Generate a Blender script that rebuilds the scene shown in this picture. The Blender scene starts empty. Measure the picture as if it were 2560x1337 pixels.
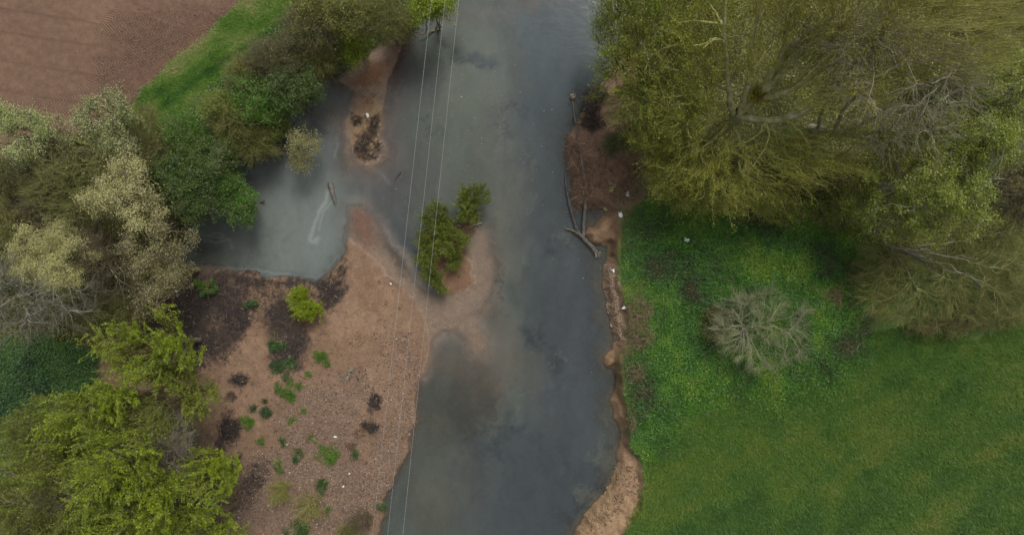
import bpy, math
import numpy as np
R = math.radians
SC = bpy.context.scene
COL = SC.collection

# ------------------------------------------------------------------ camera, sky, sun, exposure
CH = 36.0                                   # drone height above the water
cam = bpy.data.cameras.new('camera'); camo = bpy.data.objects.new('camera', cam); COL.objects.link(camo)
cam.sensor_width = 36.0; cam.lens = 36.0 * 1800.0 / 2560.0
cam.clip_start = 0.5; cam.clip_end = 3000
camo.location = (0, 0, CH); camo.rotation_euler = (0, 0, 0)
SC.camera = camo
SUN_EL, SUN_AZ = R(58), R(20)               # overcast: a broad soft sun, high in the north-east of the frame
w = bpy.data.worlds.new("World"); SC.world = w; w.use_nodes = True
nt = w.node_tree; bg = nt.nodes['Background']
sky = nt.nodes.new('ShaderNodeTexSky'); sky.sky_type = 'NISHITA'; sky.sun_disc = False
sky.sun_elevation = SUN_EL; sky.sun_rotation = SUN_AZ; sky.dust_density = 6; sky.air_density = 1.0; sky.ozone_density = 0.5
hs = nt.nodes.new('ShaderNodeHueSaturation'); hs.inputs['Saturation'].default_value = 0.14
nt.links.new(sky.outputs[0], hs.inputs['Color']); nt.links.new(hs.outputs[0], bg.inputs[0]); bg.inputs[1].default_value = 0.11
sl = bpy.data.lights.new('sun', 'SUN'); sl.energy = 1.3; sl.angle = R(16); sl.color = (1, 0.96, 0.9)
so = bpy.data.objects.new('sun', sl); COL.objects.link(so)
so.rotation_euler = (R(90) - SUN_EL, 0, R(180) - SUN_AZ)
vs = SC.view_settings; vs.view_transform = 'Standard'; vs.look = 'None'; vs.gamma = 1; vs.exposure = 0.20; vs.use_curve_mapping = False
SC.cycles.max_bounces = 6; SC.cycles.diffuse_bounces = 3; SC.cycles.transparent_max_bounces = 8

# ------------------------------------------------------------------ helpers
def at(px, py, z=0.0):                      # photo pixel -> world point at height z (the camera looks straight down)
    k = (CH - z) / 1800.0
    return np.array([(px - 1280) * k, (668.5 - py) * k, z])
def mpp(z): return (CH - z) / 1800.0
def _hash(ix, iy, s):
    h = (ix.astype(np.int64) * 374761393 + iy.astype(np.int64) * 668265263 + s * 974634777) & 0x7fffffff
    h = ((h ^ (h >> 13)) * 1274126177) & 0x7fffffff
    h = h ^ (h >> 16)
    return (h & 0xffff) / 65535.0
def vnoise(x, y, s=0):
    ix = np.floor(x); iy = np.floor(y); fx = x - ix; fy = y - iy
    fx = fx * fx * (3 - 2 * fx); fy = fy * fy * (3 - 2 * fy)
    a = _hash(ix, iy, s); b = _hash(ix + 1, iy, s); c = _hash(ix, iy + 1, s); d = _hash(ix + 1, iy + 1, s)
    return (a * (1 - fx) + b * fx) * (1 - fy) + (c * (1 - fx) + d * fx) * fy
def fbm(x, y, s=0, o=4):
    r = 0; a = 0.5; t = 0
    for i in range(o):
        r = r + a * vnoise(x, y, s + i * 17); t += a; a *= 0.55; x = x * 2.03 + 7.1; y = y * 2.03 + 3.7
    return r / t
def sstep(a, b, x):
    t = np.clip((x - a) / (b - a), 0, 1); return t * t * (3 - 2 * t)
def sdf(poly, X, Y, margin=1e9):            # signed distance, positive inside
    P = np.asarray(poly, float); out = np.full(X.shape, -margin if margin < 1e8 else -1e3)
    m = (X > P[:, 0].min() - margin) & (X < P[:, 0].max() + margin) & (Y > P[:, 1].min() - margin) & (Y < P[:, 1].max() + margin)
    x = X[m]; y = Y[m]; d = np.full(x.shape, 1e18); ins = np.zeros(x.shape, bool)
    for i in range(len(P)):
        ax, ay = P[i]; bx, by = P[(i + 1) % len(P)]
        ex, ey = bx - ax, by - ay; l2 = ex * ex + ey * ey + 1e-12
        t = np.clip(((x - ax) * ex + (y - ay) * ey) / l2, 0, 1)
        dx = x - ax - t * ex; dy = y - ay - t * ey; d = np.minimum(d, dx * dx + dy * dy)
        if ay != by:
            c = ((ay > y) != (by > y)) & (x < ex * (y - ay) / (by - ay) + ax); ins ^= c
    d = np.sqrt(d); out[m] = np.where(ins, d, -d); return out
def link(o, parent=None):
    COL.objects.link(o)
    if parent is not None: o.parent = parent
    return o
def mk(name, V, F, mat, parent=None, fattr=None, smooth=False, loc=None):
    """one mesh object from numpy vertices and an (n,k) face array; loc is the thing's base, vertices are world"""
    V = np.asarray(V, np.float32); F = np.asarray(F, np.int32)
    if loc is not None: V = V - np.asarray(loc, np.float32)
    me = bpy.data.meshes.new(name); me.vertices.add(len(V)); me.vertices.foreach_set('co', V.ravel())
    n, k = F.shape
    me.loops.add(n * k); me.loops.foreach_set('vertex_index', F.ravel())
    me.polygons.add(n); me.polygons.foreach_set('loop_start', np.arange(0, n * k, k, dtype=np.int32))
    if smooth: me.polygons.foreach_set('use_smooth', np.ones(n, bool))
    if fattr is not None:
        a = me.attributes.new('v', 'FLOAT', 'FACE'); a.data.foreach_set('value', np.asarray(fattr, np.float32))
    me.update(calc_edges=True); me.materials.append(mat)
    o = bpy.data.objects.new(name, me); link(o, parent)
    if loc is not None and parent is None: o.location = loc
    return o
def tag(o, label, cat, group=None, kind=None):
    if label: o['label'] = label
    if cat: o['category'] = cat
    if group: o['group'] = group
    if kind: o['kind'] = kind
    return o
def thing(name, label, cat, loc, group=None):
    o = bpy.data.objects.new(name, None); o.empty_display_size = 0.3; link(o); o.location = loc
    return tag(o, label, cat, group)
def unit(v): return v / (np.linalg.norm(v, axis=-1, keepdims=True) + 1e-9)
def tubes(P, Rd, sides):
    """P (n,m,3) polylines, Rd (n,m) radii -> verts, quads"""
    n, m, _ = P.shape
    T = np.empty_like(P); T[:, 1:-1] = P[:, 2:] - P[:, :-2]; T[:, 0] = P[:, 1] - P[:, 0]; T[:, -1] = P[:, -1] - P[:, -2]
    T = unit(T); ref = np.where(np.abs(T[:, :1, 2:3]) > 0.8, np.array([1., 0, 0]), np.array([0, 0, 1.]))
    U = unit(np.cross(T, np.broadcast_to(ref, T.shape))); W = np.cross(T, U)
    a = np.arange(sides) * 2 * np.pi / sides
    V = P[:, :, None] + Rd[:, :, None, None] * (np.cos(a)[:, None] * U[:, :, None] + np.sin(a)[:, None] * W[:, :, None])
    idx = np.arange(n * m * sides).reshape(n, m, sides); nx = np.roll(idx, -1, axis=2)
    F = np.stack([idx[:, :-1], nx[:, :-1], nx[:, 1:], idx[:, 1:]], -1).reshape(-1, 4)
    return V.reshape(-1, 3), F
def bez(rng, P0, P1, D0, nseg, wob, bend=0.45):
    L = np.linalg.norm(P1 - P0, axis=1, keepdims=True); C = P0 + unit(D0) * L * bend
    t = np.linspace(0, 1, nseg + 1)[None, :, None]
    P = (1 - t) ** 2 * P0[:, None] + 2 * t * (1 - t) * C[:, None] + t * t * P1[:, None]
    J = rng.normal(0, 1, P.shape) * (L[:, None] * wob); J[:, 0] = 0
    return P + J
def leaves(rng, pos, dirs, size, up=0.8, aspect=0.55):
    """diamond leaves, slightly folded: verts, quads"""
    n = len(pos); D = unit(dirs + rng.normal(0, 0.5, (n, 3)))
    N = unit(rng.normal(0, 1, (n, 3)) + np.array([0, 0, up * 2])); S = unit(np.cross(D, N)); N = np.cross(S, D)
    s = (size * rng.uniform(0.6, 1.35, n))[:, None]
    V = np.stack([pos, pos + D * s * 0.5 + S * s * aspect * 0.5 + N * s * 0.1, pos + D * s, pos + D * s * 0.5 - S * s * aspect * 0.5 + N * s * 0.1], 1)
    return V.reshape(-1, 3), np.arange(4 * n).reshape(n, 4)

# ------------------------------------------------------------------ materials
def newmat(name):
    m = bpy.data.materials.new(name); m.use_nodes = True; m.node_tree.nodes.clear(); return m, m.node_tree
def N(nt, typ, **kw):
    n = nt.nodes.new('ShaderNode' + typ)
    for k, v in kw.items():
        if k in n.inputs.keys() or isinstance(k, int): n.inputs[k].default_value = v
        else: setattr(n, k, v)
    return n
def ramp(nt, stops):
    r = nt.nodes.new('ShaderNodeValToRGB'); e = r.color_ramp.elements
    while len(e) < len(stops): e.new(0.5)
    for i, (p, c) in enumerate(stops): e[i].position = p; e[i].color = (*c, 1)
    return r
def leafmat(name, stops, trans=0.35, gloss=0.05):
    m, nt = newmat(name); L = nt.links.new
    at_ = N(nt, 'Attribute', attribute_name='v'); r = ramp(nt, stops); L(at_.outputs['Fac'], r.inputs[0])
    d = N(nt, 'BsdfDiffuse'); t = N(nt, 'BsdfTranslucent'); mx = N(nt, 'MixShader'); mx.inputs[0].default_value = trans
    L(r.outputs[0], d.inputs[0]); L(r.outputs[0], t.inputs[0]); L(d.outputs[0], mx.inputs[1]); L(t.outputs[0], mx.inputs[2])
    g = N(nt, 'BsdfGlossy'); g.inputs['Roughness'].default_value = 0.5; m2 = N(nt, 'MixShader'); m2.inputs[0].default_value = gloss
    L(mx.outputs[0], m2.inputs[1]); L(g.outputs[0], m2.inputs[2])
    o = N(nt, 'OutputMaterial'); L(m2.outputs[0], o.inputs[0]); return m
def barkmat(name, c1, c2, scale=6.0, c3=None):
    m, nt = newmat(name); L = nt.links.new
    tc = N(nt, 'TexCoord'); n1 = N(nt, 'TexNoise'); n1.inputs['Scale'].default_value = scale; n1.inputs['Detail'].default_value = 6
    L(tc.outputs['Object'], n1.inputs['Vector'])
    r = ramp(nt, [(0.3, c1), (0.7, c2)] if c3 is None else [(0.3, c1), (0.5, c2), (0.68, c3)]); L(n1.outputs[0], r.inputs[0])
    b = N(nt, 'BsdfPrincipled'); b.inputs['Roughness'].default_value = 0.85; L(r.outputs[0], b.inputs['Base Color'])
    n2 = N(nt, 'TexNoise'); n2.inputs['Scale'].default_value = scale * 6; L(tc.outputs['Object'], n2.inputs['Vector'])
    bp = N(nt, 'Bump'); bp.inputs['Strength'].default_value = 0.6; bp.inputs['Distance'].default_value = 0.02
    L(n2.outputs[0], bp.inputs['Height']); L(bp.outputs[0], b.inputs['Normal'])
    o = N(nt, 'OutputMaterial'); L(b.outputs[0], o.inputs[0]); return m
def facemat(name, stops, rough=0.8):
    m, nt = newmat(name); L = nt.links.new
    at_ = N(nt, 'Attribute', attribute_name='v'); r = ramp(nt, stops); L(at_.outputs['Fac'], r.inputs[0])
    b = N(nt, 'BsdfPrincipled'); b.inputs['Roughness'].default_value = rough; L(r.outputs[0], b.inputs['Base Color'])
    o = N(nt, 'OutputMaterial'); L(b.outputs[0], o.inputs[0]); return m

BK = dict(
    grey=barkmat('bark_grey', (0.12, 0.116, 0.08), (0.28, 0.27, 0.195)),
    pale=barkmat('bark_pale', (0.19, 0.178, 0.13), (0.41, 0.39, 0.30)),
    lichen=barkmat('bark_lichen', (0.20, 0.19, 0.075), (0.33, 0.315, 0.13), 4, (0.46, 0.44, 0.35)),
    olive=barkmat('bark_olive', (0.12, 0.125, 0.035), (0.24, 0.24, 0.075)),
    drift=barkmat('bark_drift', (0.06, 0.055, 0.048), (0.17, 0.155, 0.135)),
    brown=barkmat('bark_brown', (0.09, 0.074, 0.042), (0.19, 0.16, 0.095)),
    mauve=barkmat('bark_mauve', (0.20, 0.175, 0.12), (0.36, 0.32, 0.24)),
    dark=barkmat('bark_dark', (0.025, 0.021, 0.019), (0.06, 0.05, 0.045)),
    wet=barkmat('bark_wet', (0.035, 0.032, 0.03), (0.11, 0.10, 0.09)),
    straw=barkmat('bark_straw', (0.22, 0.215, 0.055), (0.40, 0.385, 0.13)),
    hay=barkmat('bark_hay', (0.19, 0.195, 0.10), (0.33, 0.33, 0.195)))
LF = dict(
    lime=leafmat('leaf_lime', [(0, (0.15, 0.21, 0.008)), (0.5, (0.28, 0.38, 0.01)), (1, (0.46, 0.55, 0.025))]),
    willow=leafmat('leaf_willow', [(0, (0.13, 0.17, 0.014)), (0.5, (0.22, 0.28, 0.016)), (1, (0.34, 0.4, 0.035))]),
    gold=leafmat('leaf_gold', [(0, (0.17, 0.19, 0.012)), (0.5, (0.3, 0.325, 0.014)), (1, (0.46, 0.47, 0.03))]),
    maple=leafmat('leaf_maple', [(0, (0.11, 0.15, 0.014)), (0.5, (0.21, 0.26, 0.02)), (1, (0.33, 0.38, 0.045))]),
    deep=leafmat('leaf_deep', [(0, (0.045, 0.085, 0.01)), (0.5, (0.08, 0.145, 0.016)), (1, (0.14, 0.23, 0.024))]),
    vivid=leafmat('leaf_vivid', [(0, (0.05, 0.13, 0.009)), (0.5, (0.09, 0.21, 0.011)), (1, (0.15, 0.3, 0.02))]),
    olive=leafmat('leaf_olive', [(0, (0.1, 0.11, 0.02)), (0.5, (0.19, 0.2, 0.03)), (1, (0.3, 0.31, 0.045))]),
    osier=leafmat('leaf_osier', [(0, (0.1, 0.13, 0.02)), (0.5, (0.18, 0.23, 0.026)), (1, (0.29, 0.35, 0.045))]),
    cream=leafmat('leaf_cream', [(0, (0.22, 0.22, 0.08)), (0.45, (0.5, 0.485, 0.185)), (1, (0.74, 0.71, 0.36))], 0.25),
    paleg=leafmat('leaf_pale_green', [(0, (0.2, 0.26, 0.08)), (0.45, (0.4, 0.47, 0.16)), (1, (0.6, 0.65, 0.33))], 0.25),
    tan=leafmat('leaf_tan', [(0, (0.2, 0.185, 0.075)), (0.5, (0.38, 0.355, 0.145)), (1, (0.58, 0.54, 0.26))], 0.25),
    rust=leafmat('leaf_rust', [(0, (0.10, 0.06, 0.03)), (0.5, (0.17, 0.11, 0.05)), (1, (0.24, 0.17, 0.06))], 0.25),
    nettle=leafmat('leaf_nettle', [(0, (0.075, 0.075, 0.025)), (0.13, (0.03, 0.1, 0.012)), (0.5, (0.06, 0.19, 0.012)), (0.85, (0.1, 0.27, 0.012)), (1, (0.17, 0.31, 0.018))]),
    ivy=leafmat('leaf_ivy', [(0, (0.02, 0.055, 0.014)), (0.5, (0.04, 0.11, 0.022)), (1, (0.085, 0.19, 0.03))]),
    grass=leafmat('leaf_grass', [(0, (0.062, 0.15, 0.02)), (0.4, (0.102, 0.205, 0.024)), (0.75, (0.145, 0.23, 0.028)), (1, (0.21, 0.255, 0.045))]),
    mist=leafmat('leaf_mistletoe', [(0, (0.22, 0.2, 0.01)), (1, (0.38, 0.34, 0.02))]),
    verge=leafmat('leaf_verge', [(0, (0.05, 0.14, 0.02)), (0.5, (0.13, 0.27, 0.03)), (0.85, (0.24, 0.35, 0.07)), (1, (0.38, 0.38, 0.16))]))

# ------------------------------------------------------------------ terrain heights
def W(poly, z): return [tuple(at(x, y, z)[:2]) for x, y in poly]
RIGHT_EDGE = [(1620, -1500), (1590, -300), (1570, 0), (1550, 110), (1510, 190), (1470, 235), (1450, 290), (1428, 330), (1408, 345), (1413, 400), (1425, 430),
              (1426, 480), (1440, 520), (1475, 524), (1512, 520), (1518, 532), (1498, 550), (1468, 566), (1462, 592), (1485, 615), (1518, 612), (1516, 640), (1502, 665),
              (1505, 720), (1520, 790), (1535, 850), (1530, 875), (1508, 885), (1512, 915), (1530, 920), (1547, 945), (1550, 970), (1523, 1000),
              (1530, 1040), (1550, 1080), (1549, 1110), (1540, 1150), (1525, 1190), (1505, 1230), (1470, 1275), (1430, 1337), (1380, 1500), (1300, 2900)]
LEFT_EDGE = [(100, 2900), (40, 1500), (60, 1300), (110, 1150), (150, 1000), (230, 880), (330, 800), (400, 720), (440, 660), (470, 600), (480, 560), (530, 530), (560, 450), (640, 370),
             (740, 280), (815, 195), (880, 150), (960, 110), (1040, 60), (1120, 10), (1150, -300), (1200, -1500)]
RIVER = W(RIGHT_EDGE + LEFT_EDGE, 0.0)
BAR = W([(872, 614), (900, 640), (950, 680), (990, 715), (1030, 760), (1053, 800), (1062, 850), (1055, 900), (1045, 970), (1040, 1050), (1020, 1130), (990, 1200),
         (965, 1260), (950, 1337), (900, 1600), (700, 2900), (-600, 2900), (-600, 800), (200, 700), (480, 664), (560, 671), (640, 675), (720, 685), (790, 697), (812, 680), (835, 650), (862, 632)], 0.0)
SPIT = W([(1045, 60), (1025, 85), (1003, 115), (985, 160), (965, 220), (955, 300), (948, 340), (957, 380), (938, 402), (915, 405), (885, 380), (880, 350), (874, 300),
          (885, 260), (905, 228), (880, 212), (855, 195), (870, 150), (930, 120), (990, 80)], 0.0)
ISLE = W([(1100, 530), (1140, 560), (1180, 530), (1205, 545), (1190, 575), (1165, 600), (1160, 650), (1158, 690), (1135, 728), (1110, 732), (1085, 700), (1055, 660), (1045, 610), (1060, 570)], 0.0)
ISLE2 = W([(1090, 665), (1160, 640), (1185, 680), (1180, 715), (1150, 735), (1110, 735)], 0.0)
MEADOW = W([(1660, -1500), (1620, 0), (1590, 230), (1610, 330), (1660, 400), (1625, 480), (1580, 525), (1550, 575), (1536, 630), (1541, 690), (1556, 760), (1566, 850), (1546, 890),
            (1549, 930), (1556, 985), (1562, 1050), (1572, 1120), (1600, 1160), (1607, 1200), (1597, 1260), (1575, 1310), (1550, 1345), (1500, 1600), (1450, 2900), (9000, 2900), (9000, -1500)], 1.0)
SHOAL_A = W([(868, 520), (905, 515), (950, 565), (1000, 635), (1040, 695), (1075, 733), (1120, 745), (1150, 735), (1170, 700), (1175, 620), (1190, 570), (1215, 580), (1224, 640), (1228, 700), (1212, 760), (1196, 790), (1202, 825),
             (1222, 850), (1212, 885), (1180, 886), (1165, 850), (1140, 832), (1110, 832), (1085, 855), (1072, 900), (1050, 940), (1040, 900), (1040, 800), (1020, 770), (980, 730), (940, 690), (880, 650), (866, 600)], 0)
SHOAL_E = W([(790, 220), (850, 165), (900, 190), (900, 240), (870, 320), (800, 320), (765, 285)], 0)
SHOAL_B = W([(1180, 580), (1225, 570), (1240, 680), (1225, 800), (1180, 780), (1170, 700)], 0)
SHOAL_C = W([(860, 200), (980, 140), (1010, 110), (990, 230), (970, 330), (985, 400), (930, 440), (860, 440), (850, 380), (845, 300)], 0)
SHOAL_D = W([(1050, 860), (1170, 850), (1260, 900), (1270, 1000), (1220, 1080), (1060, 1150), (1000, 1337), (960, 1337), (1040, 1100)], 0)

def height(x, y):
    x = np.asarray(x, float); y = np.asarray(y, float)
    wx = x + (fbm(x * 1.3, y * 1.3, 11, 3) - 0.5) * 0.5; wy = y + (fbm(x * 1.3, y * 1.3, 23, 3) - 0.5) * 0.5
    H = np.full(x.shape, 1.0) + (fbm(x * 0.12, y * 0.12, 3, 3) - 0.5) * 0.25
    dr = sdf(RIVER, wx, wy, 8.0); right = x > 2
    dm = sdf(MEADOW, wx, wy, 8.0)
    # left land falls to the river over a couple of metres, the right side is a low shelf under a cut bank
    wl = sstep(-1.8, 0.6, dr)
    Hb = H; H = np.where(x > 9, H, H * (1 - wl) + -0.55 * wl)
    shelf = 0.42 + 0.25 * sstep(0, 1.5, -dr) + (fbm(x * 2.2, y * 2.2, 5, 3) - 0.5) * 0.35
    low = np.where(dr > 0, -0.12 - 0.75 * sstep(0, 1.8, dr), shelf * sstep(0, 0.35, -dr) + 0.0)
    wm = sstep(-0.12, 0.18, dm)
    Hr = low * (1 - wm) + Hb * wm
    Hl = np.where(dr > 0, H - 0.35 * sstep(0.5, 4.0, dr), H); kr = sstep(0.5, 4.0, x); H = Hl * (1 - kr) + Hr * kr
    n = fbm(x * 0.5, y * 0.5, 41, 4) - 0.5
    H = np.where(dr > 0.3, H + n * 0.35, H)
    for P_, z_, a_, b_ in ((SHOAL_D, -0.22, -1.0, 0.9), (SHOAL_E, -0.12, -0.8, 0.5), (SHOAL_A, -0.05, -0.6, 0.25), (SHOAL_B, -0.10, -0.9, 0.5), (SHOAL_C, -0.09, -1.3, 0.5)):
        k = sstep(a_, b_, sdf(P_, wx, wy, 4.0)); H = H * (1 - k) + (z_ + n * 0.08) * k
    d = sdf(BAR, wx, wy, 8.0); k = sstep(-0.7, 0.35, d)
    H = np.where(d > -0.7, H * (1 - k) + (0.10 + 0.35 * sstep(0, 5, d) + (fbm(x * 0.9, y * 0.9, 8, 3) - 0.5) * 0.10) * k, H)
    for P_, z_ in ((SPIT, 0.10), (ISLE, 0.10), (ISLE2, 0.07)):
        d = sdf(P_, wx, wy, 4.0); k = sstep(-0.6, 0.4, d); H = np.where(d > -0.6, H * (1 - k) + (z_ + (fbm(x * 2.5, y * 2.5, 77, 3) - 0.5) * 0.10) * k, H)
    H = H + (fbm(x * 3, y * 3, 91, 3) - 0.5) * 0.06
    return H

def axis(a, b, step, far):
    c = list(np.arange(a, b + step / 2, step)); s = step; v = b; r = []
    while v < far: s *= 1.28; v += s; r.append(v)
    s = step; v = a; l = []
    while v > -far: s *= 1.28; v -= s; l.append(v)
    return np.array(l[::-1] + c + r)
xs = axis(-27.5, 27.5, 0.07, 1500); ys = axis(-14.6, 14.6, 0.07, 1500)
GX, GY = np.meshgrid(xs, ys); NY, NX = GX.shape
GZ = height(GX, GY)
PX = 1280 + GX * 1800 / (CH - GZ); PY = 668.5 - GY * 1800 / (CH - GZ)       # where each ground point shows in the photo

# ------------------------------------------------------------------ ground colours (the ground's own patches)
col = np.empty(GX.shape + (3,)); 
def C(c): return np.array(c, float)
w1 = fbm(GX * 0.9, GY * 0.9, 301, 5) - 0.5; w2 = fbm(GX * 0.9, GY * 0.9, 402, 5) - 0.5
f1 = fbm(GX * 5, GY * 5, 500, 4) - 0.5; f2 = fbm(GX * 5, GY * 5, 600, 4) - 0.5
lo = fbm(GX * 0.25, GY * 0.25, 700, 4)
def paint(poly, c, soft=8, warp=60, fine=25, amt=1.0, mask=None):
    d = sdf(poly, PX + w1 * warp + f1 * fine, PY + w2 * warp + f2 * fine, 150.0)
    k = sstep(-soft, soft, d) * amt
    if mask is not None: k = k * mask
    col[:] = col * (1 - k[..., None]) + C(c) * k[..., None]; return k
def spot(px, py, rx, ry, c, amt=1.0, rot=0, edge=0.35, warp=40, fine=30):
    a = R(rot); dx = PX + w1 * warp + f1 * fine - px; dy = PY + w2 * warp + f2 * fine - py
    u = (dx * math.cos(a) + dy * math.sin(a)) / rx; v = (-dx * math.sin(a) + dy * math.cos(a)) / ry
    k = (1 - sstep(1 - edge, 1 + edge, np.sqrt(u * u + v * v))) * amt
    col[:] = col * (1 - k[..., None]) + C(c) * k[..., None]; return k
MEAD = C((0.075, 0.12, 0.03)); SAND = C((0.212, 0.136, 0.088)); SOIL = C((0.160, 0.100, 0.068)); WOOD = C((0.065, 0.055, 0.034)); SILT = C((0.165, 0.14, 0.11))
DARK = C((0.042, 0.032, 0.028)); RED = C((0.20, 0.145, 0.106)); BANK = C((0.26, 0.17, 0.10)); LITTER = C((0.235, 0.152, 0.105))
dR = sdf(RIVER, GX, GY, 8.0)
col[:] = MEAD
# meadow: broad streaks of fresher and drier grass running up to the right
st = fbm((GX * 0.8 + GY * 0.5) * 0.28, (GY * 0.8 - GX * 0.5) * 0.75, 810, 4)
k = sstep(0.40, 0.66, st)[..., None]; col[:] = col * (1 - k) + C((0.115, 0.125, 0.035)) * k
k = sstep(0.52, 0.72, fbm(GX * 0.35, GY * 0.6, 820, 4))[..., None] * 0.7; col[:] = col * (1 - k) + C((0.05, 0.13, 0.03)) * k
# left land: woodland floor, then field and verge
left = (GX < 0)
col[left] = WOOD
# river bed and bars
k = sstep(-0.2, 0.3, dR)[..., None]; col[:] = np.where(k > 0, col * (1 - k) + SILT * k, col)
FIELD = [(-9000, -1500), (900, -1500), (625, -10), (590, 25), (545, 60), (510, 105), (460, 135), (430, 160), (395, 195), (350, 240), (300, 300), (200, 330), (100, 360), (-50, 420), (-9000, 1500)]
VERGE = [(900, -1500), (625, -10), (590, 25), (545, 60), (510, 105), (460, 135), (430, 160), (395, 195), (345, 245), (300, 310), (420, 340), (500, 300), (560, 210), (650, 130), (745, 50), (800, -10), (1050, -1500)]
gv = paint(VERGE, (0.12, 0.19, 0.05), 8, 30, 12, mask=left)
gf = paint(FIELD, SOIL, 5, 14, 10, mask=left)
paint([(640, 110), (660, 125), (745, 55), (800, 0), (770, -10), (710, 45)], (0.30, 0.27, 0.15), 12, 30, 20, 0.55)                     # dry fringe by the hedge
paint([(375, 195), (345, 240), (420, 200), (470, 140), (440, 150)], (0.26, 0.21, 0.12), 8, 30, 15, 0.6)
for a, b in (((790, 5), (520, 180)), ((650, 125), (380, 290)), ((700, 30), (400, 215))):                                             # wheel ruts along the verge
    (ax, ay), (bx, by) = a, b; L2 = math.hypot(bx - ax, by - ay); nx, ny = -(by - ay) / L2, (bx - ax) / L2
    paint([(ax + nx * 9, ay + ny * 9), (bx + nx * 12, by + ny * 12), (bx - nx * 12, by - ny * 12), (ax - nx * 9, ay - ny * 9)], (0.045, 0.11, 0.025), 7, 25, 10, 0.75)
# field shades
k = (sstep(0.35, 0.7, fbm(GX * 0.5, GY * 0.5, 830, 4)) * gf * 0.35)[..., None]; col[:] = col * (1 - k) + SOIL * 0.78 * k
paint([(240, 330), (230, 150), (300, 0), (620, 0), (560, 60), (440, 150), (350, 250)], SOIL * C((0.80, 0.76, 0.76)), 40, 50, 20, 0.7, mask=gf)
paint([(330, 250), (480, 120), (600, 20), (560, 20), (420, 130), (280, 240)], SOIL * C((0.80, 0.72, 0.70)), 20, 40, 20, 0.7, mask=gf)
# the sandbar
isl = sstep(0.0, 0.12, GZ) * (PX < 1280) * (dR > -0.5)
k = (sstep(-1.1, -0.1, sdf(BAR, GX, GY, 8.0)) * (dR > -0.3))[..., None]; col[:] = col * (1 - k) + SAND * 0.85 * k
kk = (isl * sstep(-10, 25, sdf(BAR, GX, GY, 8.0) * 50))[..., None]; col[:] = col * (1 - kk) + SAND * kk
k = (sstep(0.42, 0.62, fbm(GX * 0.7, GY * 0.7, 840, 5)) * kk[..., 0] * 0.35)[..., None]; col[:] = col * (1 - k) + SAND * C((0.607, 0.562, 0.533)) * k
GRAVEL = [(760, 960), (900, 935), (930, 1000), (880, 1040), (870, 1090), (905, 1150), (985, 1120), (1030, 1000), (1045, 900), (1055, 900), (1040, 1060), (1010, 1150), (960, 1260), (930, 1337), (560, 1337), (600, 1240), (690, 1080), (720, 1020)]
gg = paint(GRAVEL, (0.168, 0.113, 0.078), 26, 70, 50, 0.7, mask=isl)
paint([(960, 800), (1045, 820), (1055, 900), (1040, 1010), (1010, 1000), (990, 900)], (0.185, 0.118, 0.078), 20, 50, 40, 0.5, mask=isl)
DEB = [(400, 700), (480, 672), (560, 680), (640, 684), (720, 695), (780, 706), (815, 690), (850, 645), (866, 640), (858, 700), (850, 740), (815, 765), (780, 745), (735, 720), (700, 730), (720, 770), (690, 800),
       (660, 770), (620, 790), (600, 830), (560, 845), (520, 900), (500, 950), (430, 900), (330, 830)]
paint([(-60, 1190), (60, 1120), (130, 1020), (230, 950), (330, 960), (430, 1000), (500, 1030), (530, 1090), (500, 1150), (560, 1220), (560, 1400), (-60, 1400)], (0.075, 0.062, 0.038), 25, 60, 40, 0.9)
gd = paint(DEB, DARK, 9, 70, 60, 0.95, mask=np.maximum(sstep(0.37, 0.47, fbm(GX * 1.0, GY * 1.3, 845, 5)), sstep(560, 470, PX) + sstep(700, 690, PY) * (PX < 800)).clip(0, 1))
for s in ((705, 800, 40, 60, 0), (745, 860, 30, 45, 20), (715, 895, 35, 45, 0), (585, 800, 35, 60, 10), (540, 870, 50, 40, 0), (600, 945, 18, 12, 0), (570, 980, 12, 14, 0), (640, 1190, 26, 50, 25), (620, 1240, 16, 30, 20),
          (928, 1065, 16, 15, 0), (930, 1003, 12, 22, 0), (570, 1060, 18, 30, 0), (555, 1110, 12, 30, 0), (825, 740, 26, 40, 30), (500, 760, 60, 60, 0), (560, 730, 60, 30, 0)):
    gd = np.maximum(gd, spot(*s[:4], DARK, 0.9, s[4], 0.5, 50, 40))
for s in ((470, 690, 90, 30), (560, 1200, 60, 90), (600, 1290, 60, 60), (1010, 710, 30, 12), (900, 1290, 30, 25)): spot(*s, (0.089, 0.063, 0.048), 0.6, 0, 0.6)
# spit, island, bed patches
k = (sstep(-0.45, 0.0, sdf(SPIT, GX, GY, 4.0)))[..., None]; col[:] = col * (1 - k) + RED * k
spot(915, 335, 40, 80, (0.245, 0.165, 0.095), 0.95, 8); spot(930, 190, 60, 22, (0.185, 0.100, 0.058), 0.9, -25); spot(1000, 120, 15, 40, (0.163, 0.092, 0.063), 0.7, 35)
spot(912, 262, 14, 20, (0.21, 0.115, 0.065), 0.6)
for s in ((892, 304, 14, 10, 0), (936, 308, 10, 16, 0), (915, 350, 26, 22, -35), (905, 375, 26, 12, -35), (945, 368, 10, 14, 0), (925, 395, 30, 7, -10), (930, 325, 12, 10, 0), (925, 237, 14, 5, -50)):
    gd = np.maximum(gd, spot(*s[:4], C((0.044, 0.031, 0.022)), 0.92, s[4], 0.6, 40, 55))
for P_ in (ISLE, ISLE2):
    k = (sstep(-0.4, 0.1, sdf(P_, GX, GY, 4.0)))[..., None]; col[:] = col * (1 - k) + C((0.170, 0.100, 0.063)) * k
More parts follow.
